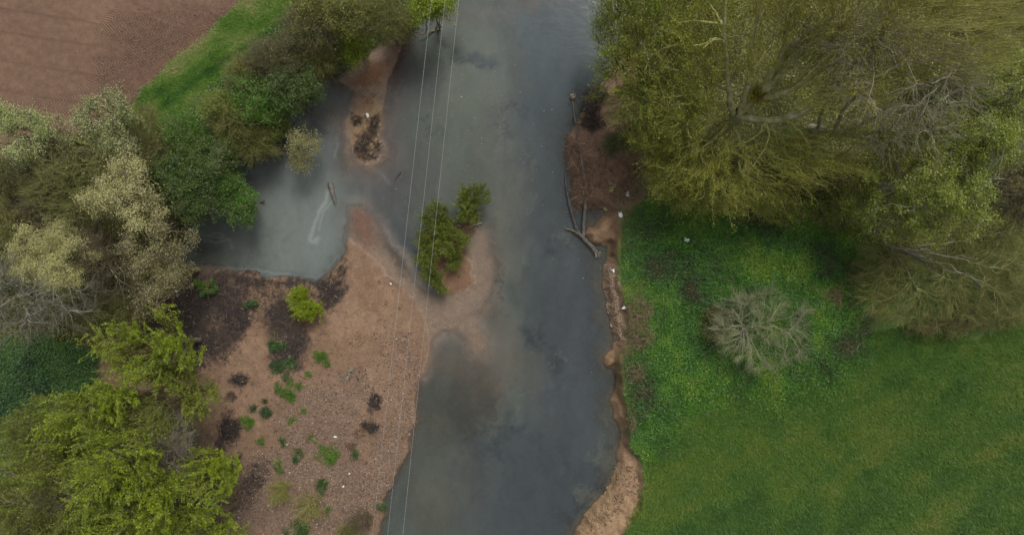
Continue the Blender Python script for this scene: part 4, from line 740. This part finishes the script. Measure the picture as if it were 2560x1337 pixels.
cover('nettles', 'rank bright green nettles and herbs covering the right bank between wood and meadow', NET, 190000, 'nettle', 0.062, (0.03, 0.42))
cover('ivy', 'dark green ivy carpet at the left edge between bare tree and willows', [(-60, 850), (90, 830), (240, 880), (230, 960), (160, 1030), (110, 1130), (60, 1200), (-60, 1220)], 60000, 'ivy', 0.07, (0.02, 0.22), 0.8, (.65, .35))
cover('undergrowth_leaves', 'mixed low undergrowth on the floor of the right-hand wood', [(1620, 460), (1650, 330), (1560, 120), (1560, -60), (2650, -60), (2650, 600), (2450, 640), (2150, 600), (1900, 520)], 75000, 'olive', 0.085, (0.02, 0.5), 1.0, (.62, .35))
cover('understorey_leaves', 'low mixed leaves on the shaded ground beneath the left trees', [(-60, 420), (300, 330), (420, 360), (480, 540), (440, 680), (300, 830), (240, 860), (-60, 840)], 30000, 'olive', 0.10, (0.02, 0.35), 0.8, (0.3, 0.3))
cover('willow_floor_leaves', 'low dull green growth on the ground under the lower left willows', [(-60, 1200), (110, 1130), (160, 1040), (240, 960), (340, 980), (470, 1040), (500, 1120), (540, 1230), (540, 1400), (-60, 1400)], 22000, 'olive', 0.09, (0.02, 0.4), 0.6, (0.25, 0.3))
cover('hedge_bottom_leaves', 'tangled low greenery in the hedge bottom on the upper left bank', [(420, 380), (480, 290), (560, 200), (650, 120), (760, 40), (830, -40), (1130, -40), (1030, 40), (950, 90), (840, 150), (760, 240), (620, 350), (550, 440), (490, 530), (430, 520)], 30000, 'ivy', 0.10, (0.02, 0.4), 0.8)
def grass(name, label, poly, n, mat, ln, z0=1.0, tone=0.45, seed=1):
    q = scatter(rng, poly, n, 10, 20); p = ground_pts(q, z0); x, y = p[:, 0], p[:, 1]
    st = fbm((x * 0.8 + y * 0.5) * 0.28, (y * 0.8 - x * 0.5) * 0.75, 810, 4); pt = fbm(x * 1.1, y * 1.1, 860 + seed, 4)
    t = np.clip(tone + (st - 0.5) * 1.4 + (pt - 0.5) * 0.9 + rng.normal(0, 0.13, n), 0, 1)
    if name == 'verge_grass':
        qx, qy = q[:, 0], q[:, 1]
        for (ax, ay), (bx, by), am, wd in (((790, 5), (520, 180), -.5, 9), ((520, 180), (380, 290), -.45, 11), ((700, 30), (400, 235), -.3, 9), ((800, -10), (600, 165), .35, 16), ((620, 0), (380, 210), .25, 16), ((690, 40), (560, 130), .15, 14)):
            ex, ey = bx - ax, by - ay; tq = np.clip(((qx - ax) * ex + (qy - ay) * ey) / (ex * ex + ey * ey), 0, 1); dd = np.hypot(qx - ax - tq * ex, qy - ay - tq * ey); t = np.clip(t + am * np.exp(-(dd / wd) ** 2), 0, 1)
    a = rng.uniform(0, 2 * np.pi, n); lean = rng.uniform(0.3, 1.0, n); l = ln * rng.uniform(0.5, 1.3, n)
    d = np.stack([np.cos(a) * lean, np.sin(a) * lean, np.full(n, 0.7)], -1); s = np.stack([-np.sin(a), np.cos(a), np.zeros(n)], -1) * (ln * 0.14)
    V = np.stack([p - s, p + s, p + d * l[:, None]], 1).reshape(-1, 3); o = mk(name, V, np.arange(3 * n).reshape(n, 3), LF[mat], None, t); tag(o, label, 'grass', None, 'stuff')
grass('meadow_grass', 'short patchy green meadow grass filling the lower right', [(1560, 1345), (1610, 1250), (1612, 1160), (1650, 1000), (1820, 930), (2080, 840), (2250, 820), (2450, 850), (2650, 740), (2650, 1400), (1560, 1400)], 250000, 'grass', 0.15)
grass('verge_grass', 'fresh light green grass on the track verge beside the ploughed field', [(830, -40), (640, -40), (590, 25), (545, 60), (510, 105), (460, 135), (430, 160), (385, 215), (345, 250), (330, 300), (420, 340), (490, 300), (560, 205), (650, 125), (745, 50)], 60000, 'verge', 0.14, 1.0, 0.5, 9)

# stones
def stones(name, label, q, z0, size, mat, hi=0.45):
    n = len(q); p = ground_pts(q, z0); s = size * np.exp(rng.normal(0, 0.35, n))
    base = np.array([[1, 0, 0], [0, 1, 0], [-1, 0, 0], [0, -1, 0], [0, 0, 1], [0, 0, -1], [.75, .75, .3], [-.75, .75, .3], [-.75, -.75, .3], [.75, -.75, .3]], float)
    F0 = np.array([[0, 6, 4], [6, 1, 4], [1, 7, 4], [7, 2, 4], [2, 8, 4], [8, 3, 4], [3, 9, 4], [9, 0, 4], [0, 5, 6], [6, 5, 1], [1, 5, 7], [7, 5, 2], [2, 5, 8], [8, 5, 3], [3, 5, 9], [9, 5, 0]])
    a = rng.uniform(0, 6.28, n); sx = rng.uniform(0.7, 1.4, n)
    B = base[None] * (1 + rng.normal(0, 0.15, (n, 10, 1))); x = B[..., 0] * sx[:, None]; y = B[..., 1]; z = B[..., 2] * 0.55
    X = x * np.cos(a)[:, None] - y * np.sin(a)[:, None]; Y = x * np.sin(a)[:, None] + y * np.cos(a)[:, None]
    V = np.stack([X, Y, z], -1) * s[:, None, None] + p[:, None] + np.array([0, 0, .2]) * s[:, None, None]
    F = F0[None] + np.arange(n)[:, None, None] * 10; v = np.repeat(rng.uniform(0, 1, n), 16)
    o = mk(name, V.reshape(-1, 3), F.reshape(-1, 3), mat, None, v); tag(o, label, 'stones', None, 'stuff'); return o
M_ST = facemat('pebble', [(0, (0.08, 0.055, 0.04)), (0.3, (0.155, 0.10, 0.07)), (0.6, (0.225, 0.148, 0.104)), (0.92, (0.30, 0.225, 0.17)), (0.982, (0.50, 0.45, 0.41)), (0.988, (0.36, 0.13, 0.06)), (1, (0.36, 0.13, 0.06))])
q1 = np.concatenate([scatter(rng, GRAVEL, 28000, 50, 100), scatter(rng, [(950, 830), (1045, 830), (1055, 900), (1035, 1080), (985, 1150), (900, 1160), (960, 1000)], 3500, 30, 60)])
stones('gravel', 'brown gravel and pebbles spread over the lower sandbar', q1, 0.3, 0.0165, M_ST)
M_SG = facemat('shingle', [(0, (0.15, 0.10, 0.065)), (0.5, (0.27, 0.19, 0.125)), (0.9, (0.40, 0.31, 0.22)), (1, (0.55, 0.48, 0.4))])
stones('shore_pebbles', 'narrow strip of pale shingle at the foot of the right bank', scatter(rng, [(1503, 665), (1530, 660), (1545, 720), (1558, 780), (1562, 850), (1540, 862), (1522, 790), (1508, 720)], 2600, 8, 10), 0.4, 0.018, M_SG)
M_CL = facemat('soil_clod', [(0, (0.10, 0.06, 0.044)), (0.6, (0.14, 0.087, 0.062)), (0.95, (0.18, 0.116, 0.082)), (1, (0.28, 0.19, 0.12))])
q1 = np.concatenate([scatter(rng, [(-60, -60), (640, -60), (545, 60), (430, 160), (340, 250), (200, 340), (-60, 420)], 500), scatter(rng, [(300, 270), (230, 200), (330, 60), (580, 0), (600, 15), (510, 105), (430, 160), (350, 240)], 9000, 50, 120)])
stones('clods', 'crumbled reddish soil clods lying over the ploughed field', q1, 1.0, 0.0125, M_CL)
M_CK = facemat('clay_lump', [(0, (0.15, 0.10, 0.055)), (0.5, (0.23, 0.152, 0.09)), (1, (0.29, 0.2, 0.125))])
stones('clay_lumps', 'cracked sandy clay lumps slumped along the lower right bank', scatter(rng, [(1510, 1240), (1545, 1160), (1590, 1165), (1600, 1220), (1560, 1240), (1520, 1300), (1470, 1345), (1430, 1345)], 700, 20, 30), 0.4, 0.03, M_CK)

# twig litter
def sticks(name, label, q, z0, ln, rad, mat, parent=None, cat='debris', lift=0.03, align=None, kind='stuff'):
    n = len(q); p = ground_pts(q, z0); a = rng.uniform(0, 6.28, n) if align is None else align + rng.normal(0, 0.5, n)
    l = ln * np.exp(rng.normal(0, 0.5, n)); d = np.stack([np.cos(a), np.sin(a), rng.uniform(-.1, .25, n)], -1) * l[:, None]
    p[:, 2] += rng.uniform(0.0, lift, n); P = bez(rng, p - d / 2, p + d / 2, d + rng.normal(0, 0.3, (n, 3)) * l[:, None], 3, 0.06)
    v, f = tubes(P, np.linspace(1, 0.5, 4)[None] * (rad * np.exp(rng.normal(0, 0.4, n)))[:, None], 3); o = mk(name, v, f, mat, parent, np.repeat(rng.uniform(0, 1, n), 9))
    return tag(o, label, cat, None, kind)
M_DT = facemat('flotsam', [(0, (0.02, 0.017, 0.016)), (0.6, (0.05, 0.038, 0.032)), (0.92, (0.12, 0.085, 0.06)), (1, (0.36, 0.29, 0.21))])
M_BR = facemat('brushwood', [(0, (0.10, 0.062, 0.042)), (0.5, (0.22, 0.135, 0.086)), (0.88, (0.33, 0.22, 0.145)), (1, (0.48, 0.37, 0.26))])
def spots_q(sp, n, sd=0.5):
    out = []
    tot = sum(s[2] * s[3] for s in sp)
    for px, py, rx, ry in sp:
        k = int(n * rx * ry / tot) + 3; out.append(np.stack([px + rng.normal(0, rx * sd, k), py + rng.normal(0, ry * sd, k)], -1))
    return np.concatenate(out)
q1 = np.concatenate([scatter(rng, DEB, 6500, 25, 60), spots_q([(705, 800, 40, 60), (745, 860, 30, 45), (715, 895, 35, 45), (585, 800, 35, 60), (540, 870, 50, 40), (640, 1190, 26, 50), (600, 945, 18, 12), (570, 1060, 18, 40), (825, 740, 26, 40), (555, 1110, 14, 30)], 4000)])
q1 = q1[height((q1[:, 0] - 1280) / 50, (668.5 - q1[:, 1]) / 50) > 0.02]
sticks('flotsam', 'dark twigs and leaf litter washed up on the sand below the pool', q1, 0.3, 0.16, 0.008, M_DT)
sticks('flotsam', 'dark twig litter lying on the upper sand spit', spots_q([(892, 304, 16, 10), (936, 308, 10, 16), (915, 350, 26, 22), (905, 375, 26, 12), (945, 368, 10, 14), (925, 393, 30, 8), (930, 325, 12, 10)], 1100), 0.12, 0.13, 0.007, M_DT)
sticks('flotsam', 'scattered single dark twigs on the open sand of the bar', np.concatenate([scatter(rng, [(860, 640), (950, 700), (1040, 800), (1040, 980), (800, 960), (640, 1050), (560, 1150), (560, 950), (700, 800), (840, 780)], 420), spots_q([(955, 710, 16, 8), (935, 835, 8, 8), (965, 760, 8, 8), (1000, 770, 20, 4), (890, 850, 30, 20)], 60)]), 0.3, 0.13, 0.008, M_DT)
sticks('brushwood', 'brown dead reeds and brushwood matted over the right bank slope', np.concatenate([scatter(rng, [(1415, 340), (1470, 330), (1520, 370), (1600, 410), (1610, 480), (1560, 530), (1500, 520), (1435, 515), (1425, 430)], 900, 10), spots_q([(1430, 370, 22, 26), (1450, 480, 24, 40), (1450, 420, 24, 30)], 1000)]), 0.5, 0.32, 0.009, M_BR, None, 'brushwood', 0.22)
sticks('dead_stems', 'dark dead bramble stems on the bank under the river willow', spots_q([(1490, 240, 22, 25), (1480, 310, 30, 14), (1475, 270, 16, 22)], 900), 0.4, 0.4, 0.009, M_DT, None, 'brushwood', 0.4)
sticks('dead_stems', 'brown dead stalks among the nettles at the right bank edge', np.concatenate([scatter(rng, [(1575, 730), (1630, 745), (1630, 850), (1590, 870), (1570, 800)], 900, 15), spots_q([(2080, 740, 35, 30), (1590, 930, 25, 30), (1575, 1050, 10, 40)], 700), scatter(rng, NET, 1500)]), 1.0, 0.25, 0.007, M_BR, None, 'brushwood', 0.4)

# ------------------------------------------------------------------ logs, driftwood, litter, cables
def pole(name, label, cat, pts, r0, r1, mat, group=None, sides=8, tip=None, wob=0.02):
    P = np.array([at(x, y, z) for x, y, z in pts]); t = np.linspace(0, 1, len(P)); tt = np.linspace(0, 1, (len(P) - 1) * 5 + 1)
    Q = np.stack([np.interp(tt, t, P[:, i]) for i in range(3)], -1); Q[1:-1] = (Q[:-2] + 2 * Q[1:-1] + Q[2:]) / 4; Q[1:-1] = (Q[:-2] + 2 * Q[1:-1] + Q[2:]) / 4
    Q[1:-1] += rng.normal(0, wob, (len(Q) - 2, 3)); rr = np.linspace(r0, r1, len(Q)) * (1 + rng.normal(0, 0.06, len(Q)))
    v, f = tubes(Q[None], rr[None], sides); n = len(v); v = np.concatenate([v, Q[:1], Q[-1:]])
    c = np.array([[n, (i + 1) % sides, i, i] for i in range(sides)] + [[n + 1, n - sides + i, n - sides + (i + 1) % sides, n - sides + (i + 1) % sides] for i in range(sides)])
    b0 = P[0].copy(); T = thing(name, label, cat, b0, group)
    me = bpy.data.meshes.new('stem'); me.from_pydata((v - b0).tolist(), [], f.tolist() + [list(x[:3]) for x in c]); me.polygons.foreach_set('use_smooth', np.ones(len(me.polygons), bool)); me.materials.append(BK[mat])
    ob = bpy.data.objects.new('stem', me); link(ob, T); return T, b0, Q
def branchlets(T, b0, Q, n, ln, rad, mat, name='branchlets', spread=1.0, up=0.2):
    k = rng.integers(1, len(Q), n); P0 = Q[k]; d = unit(rng.normal(0, spread, (n, 3)) * np.array([1, 1, .5]) + np.array([0, 0, up])) * ln * rng.uniform(.4, 1.3, (n, 1))
    P = bez(rng, P0, P0 + d, d, 4, 0.06); v, f = tubes(P, np.linspace(1, .35, 5)[None] * np.full((n, 1), rad), 4); mk(name, v, f, BK[mat], T, loc=b0)
T, b0, Q = pole('fallen_trunk', 'long thin grey fallen trunk lying straight across the brown debris slope into the water', 'log', [(1458, 596, .10), (1460, 560, .2), (1464, 500, .45), (1462, 450, .6), (1452, 390, .62), (1444, 340, .5), (1435, 290, .25), (1432, 255, .05)], 0.10, 0.03, 'drift', wob=.01)
branchlets(T, b0, Q[20:], 5, 0.35, 0.012, 'wet')
T, b0, Q = pole('fallen_trunk', 'curved dark fallen trunk standing in the water left of the straight grey one', 'log', [(1452, 590, .05), (1440, 570, .12), (1430, 535, .16), (1421, 500, .16), (1415, 470, .12), (1412, 420, .03), (1409, 370, .02)], 0.09, 0.025, 'wet', wob=.01)
branchlets(T, b0, Q[:8], 4, 0.3, 0.012, 'wet')
T, b0, Q = pole('driftwood_log', 'thick grey driftwood log with a pale broken end at the small cove', 'log', [(1492, 634, .06), (1475, 612, .14), (1455, 592, .18), (1435, 577, .14), (1414, 572, .05)], 0.13, 0.05, 'drift', wob=.012)
v, f = leaves(rng, np.repeat(Q[:1], 26, 0) + rng.normal(0, .06, (26, 3)), np.repeat((Q[:1] - Q[4:5]), 26, 0) * 3, .22, .3, .3); mk('broken_end', v, f, facemat('splintered_wood', [(0, (0.2, 0.15, 0.11)), (1, (0.42, 0.34, 0.26))]), T, rng.uniform(0, 1, 26), loc=b0)
branchlets(T, b0, Q[14:], 8, 0.5, 0.01, 'olive')
T, b0, Q = pole('log', 'short stout brown log floating in the pale pool', 'log', [(824, 456, .07), (830, 478, .08), (836, 500, .04), (843, 521, -.08)], 0.135, 0.07, 'drift', wob=.006)
branchlets(T, b0, Q[:4], 4, 0.16, 0.02, 'wet', 'stub')
T, b0, Q = pole('stick', 'small dark stick poking out of the river right of the sand spit', 'driftwood', [(1001, 431, .05), (995, 437, .06), (989, 447, .03), (987, 462, -.02)], 0.055, 0.02, 'wet', wob=.01)
branchlets(T, b0, Q[:5], 4, 0.14, 0.012, 'wet')
T, b0, Q = pole('driftwood_branch', 'pale driftwood branch stranded in shallow water beside the island', 'driftwood', [(1205, 558, .10), (1185, 562, .12), (1168, 570, .08), (1143, 564, .05)], 0.035, 0.015, 'pale', wob=.02)
branchlets(T, b0, Q, 8, 0.3, 0.01, 'pale')
T, b0, Q = pole('driftwood_heap', 'heap of forked driftwood branches on the open sand above the gravel', 'driftwood', [(866, 952, .38), (872, 938, .46), (876, 928, .48), (882, 918, .42)], 0.03, 0.015, 'mauve', wob=.02)
branchlets(T, b0, Q, 40, 0.36, 0.012, 'mauve', spread=1.0, up=.1)
for i, (px, py, rx, ry, mat, lb) in enumerate(((928, 1065, 15, 14, M_DT, 'black flotsam heap on sand at the right of the gravel'), (932, 1000, 12, 20, M_DT, 'dark flotsam heap just above the black one by the water'), (899, 1083, 9, 9, M_BR, 'small brown root clump left of the black flotsam heap'), (882, 1109, 8, 8, M_BR, 'smallest brown root clump, above the vivid gravel bush'),
                                             (605, 945, 16, 10, M_DT, 'dark branchy heap on the sand beside the topmost lime willow'), (575, 1070, 20, 30, M_DT, 'long dark brush heap on sand right of the bare tangled tree'), (1466, 515, 22, 10, M_BR, 'jam of broken dark branches at the foot of the debris slope'))):
    n = int(rx * ry * 0.8) + 36; cc = rng.normal(0, .5, (4, 2)) * [rx, ry]; kc = rng.integers(0, 4, n); q = np.stack([px + cc[kc, 0] + rng.normal(0, rx * .32, n), py + cc[kc, 1] + rng.normal(0, ry * .32, n)], -1)
    sticks('brush_heap', lb, q, 0.3, 0.22, 0.010, mat, None, 'brush heap', 0.18, None, 'thing')
T, b0, Q = pole('root_stump', 'small red-brown stump standing in the water above the fallen trunk', 'stump', [(1434, 252, -.1), (1433, 244, .12), (1433, 238, .15)], 0.06, 0.16, 'mauve', wob=.01)
branchlets(T, b0, Q[6:], 14, 0.2, 0.015, 'mauve', 'roots')
M_SH = facemat('white_plastic', [(0, (0.55, 0.55, 0.55)), (1, (0.8, 0.8, 0.8))], 0.4)
LT = [(1465, 268, .5, .14, 'white scrap among dead stems under the river willow'), (1553, 538, .7, .20, 'white plastic sheet caught at the top of the cove bank'), (1571, 484, .8, .15, 'pale plastic scrap high on the brown debris slope'),
      (1562, 767, .8, .16, 'white plastic bag beside the brown patch at the shingle'), (1537, 678, .8, .14, 'small white scrap at the upper end of the shingle strip'), (1718, 600, 1.3, .16, 'white scrap lying in the middle of the nettles'), (918, 287, .2, .13, 'white litter on the upper sand spit'),
      (838, 1091, .45, .09, 'small white scrap on the gravel above the vivid bush'), (976, 709, .2, .07, 'tiny white scrap on the sand point by the cables'), (432, 728, .5, .10, 'tiny white scrap on dark ground under the sallows'), (1515, 518, .45, .2, 'pale broken bark at the top of the cove'), (1530, 470, .8, .22, 'pale splintered wood piece on the debris slope'), (857, 1217, .4, .07, 'tiny white sliver on the lower gravel'), (872, 1185, .4, .06, 'tiny pinkish sliver right of the dark weed on gravel')]
for px, py, z, s, lb in LT:
    p = at(px, py, z); gz_ = float(height(np.array([p[0]]), np.array([p[1]]))[0]); p[2] = gz_ + 0.03 + (0.25 if px == 1718 else 0)
    g = 6; u, v_ = np.meshgrid(np.linspace(-1, 1, g), np.linspace(-1, 1, g)); r_ = 1 - 0.35 * (u * u + v_ * v_) * rng.uniform(0, 1, u.shape)
    ang = rng.uniform(0, 3); X = u * r_ * s; Y = v_ * r_ * s * 0.6; Z = rng.uniform(0, s * 0.2, u.shape)
    V = np.stack([X * math.cos(ang) - Y * math.sin(ang), X * math.sin(ang) + Y * math.cos(ang), Z], -1).reshape(-1, 3); I = np.arange(g * g).reshape(g, g)
    o = mk('scrap' , V + p, np.stack([I[:-1, :-1], I[:-1, 1:], I[1:, 1:], I[1:, :-1]], -1).reshape(-1, 4), BK['straw'] if 'bark' in lb or 'wood' in lb else M_SH, None, rng.uniform(0, 1, (g - 1) ** 2), loc=p)
    tag(o, lb, 'litter', 'pale litter on the banks')
M_FO = facemat('foam', [(0, (0.3, 0.3, 0.3)), (1, (0.36, 0.36, 0.36))])
b0 = at(1897, 234, 6.3); T = thing('mistletoe', 'round yellow mistletoe ball on a limb of the great forked tree', 'mistletoe', b0)
d = unit(rng.normal(0, 1, (220, 3))); P = bez(rng, np.repeat(b0[None], 220, 0), b0 + d * rng.uniform(.25, .48, (220, 1)), d, 3, .05); v, f = tubes(P, np.full((220, 4), .006), 3); cr = mk('twigs', v, f, BK['olive'], T, loc=b0)
k = rng.integers(0, 220, 1500); v, f = leaves(rng, P[k, rng.integers(1, 4, 1500)] + rng.normal(0, .05, (1500, 3)), d[k], .08); mk('foliage', v, f, LF['mist'], T, rng.uniform(0, 1, 1500), loc=b0)
# foam flecks drifting on the river
q1 = spots_q([(1385, 470, 6, 60), (1395, 620, 14, 30), (1440, 720, 14, 40), (1450, 820, 10, 40), (1478, 900, 8, 50), (1500, 985, 8, 30), (1340, 380, 60, 100), (1370, 270, 20, 10), (1200, 300, 120, 150), (1410, 585, 20, 5), (1510, 1110, 12, 40), (1000, 480, 80, 60)], 300, .7)
q1 = q1[height((q1[:, 0] - 1280) / 50, (668.5 - q1[:, 1]) / 50) < -0.05]; n = len(q1); p = np.stack([(q1[:, 0] - 1280) / 50, (668.5 - q1[:, 1]) / 50, np.full(n, 0.006)], -1)
a = np.arange(6) * np.pi / 3; rr = 0.0085 * np.exp(rng.normal(0, .4, n)); V = np.concatenate([p[:, None] + np.stack([np.cos(a), np.sin(a) * .8, 0 * a], -1)[None] * rr[:, None, None], p[:, None] + np.array([0, 0, .012])], 1)
F = np.stack([np.stack([np.full(6, 6), np.arange(6), (np.arange(6) + 1) % 6], -1) + 7 * i for i in range(n)]).reshape(-1, 3)
tag(mk('foam_flecks', V.reshape(-1, 3), F, M_FO, None, np.full(len(F), .6)), 'tiny white foam flecks drifting along the right side of the river', 'foam', None, 'stuff')
# power cables
m_cab, nt = newmat('stranded_cable'); L = nt.links.new; geo = N(nt, 'NewGeometry'); wv = N(nt, 'TexWave', wave_type='BANDS', bands_direction='Y'); wv.inputs['Scale'].default_value = 2.2; wv.inputs['Distortion'].default_value = 3
L(geo.outputs['Position'], wv.inputs['Vector']); r = ramp(nt, [(0.2, (0.21, 0.21, 0.21)), (0.8, (0.32, 0.32, 0.31))]); L(wv.outputs[0], r.inputs[0]); b = N(nt, 'BsdfPrincipled'); b.inputs['Roughness'].default_value = .4
L(r.outputs[0], b.inputs['Base Color']); o = N(nt, 'OutputMaterial'); L(b.outputs[0], o.inputs[0])
for (xt, xb), lb in zip(((1079, 931), (1113, 969), (1147, 1007)), ('leftmost of the three pale power cables crossing over the river', 'middle one of the three pale power cables crossing over the river', 'rightmost of the three pale power cables crossing over the river')):
    A = at(xt, 0, 8.0); B_ = at(xb, 1337, 10.9); t = np.linspace(-1.2, 2.2, 40)[:, None]; P = A + (B_ - A) * t
    v, f = tubes(P[None], np.full((1, 40), 0.0050), 6); o = mk('power_cable', v, f, m_cab, None, smooth=True, loc=P[0]); tag(o, lb, 'cable', 'power cables over the river')
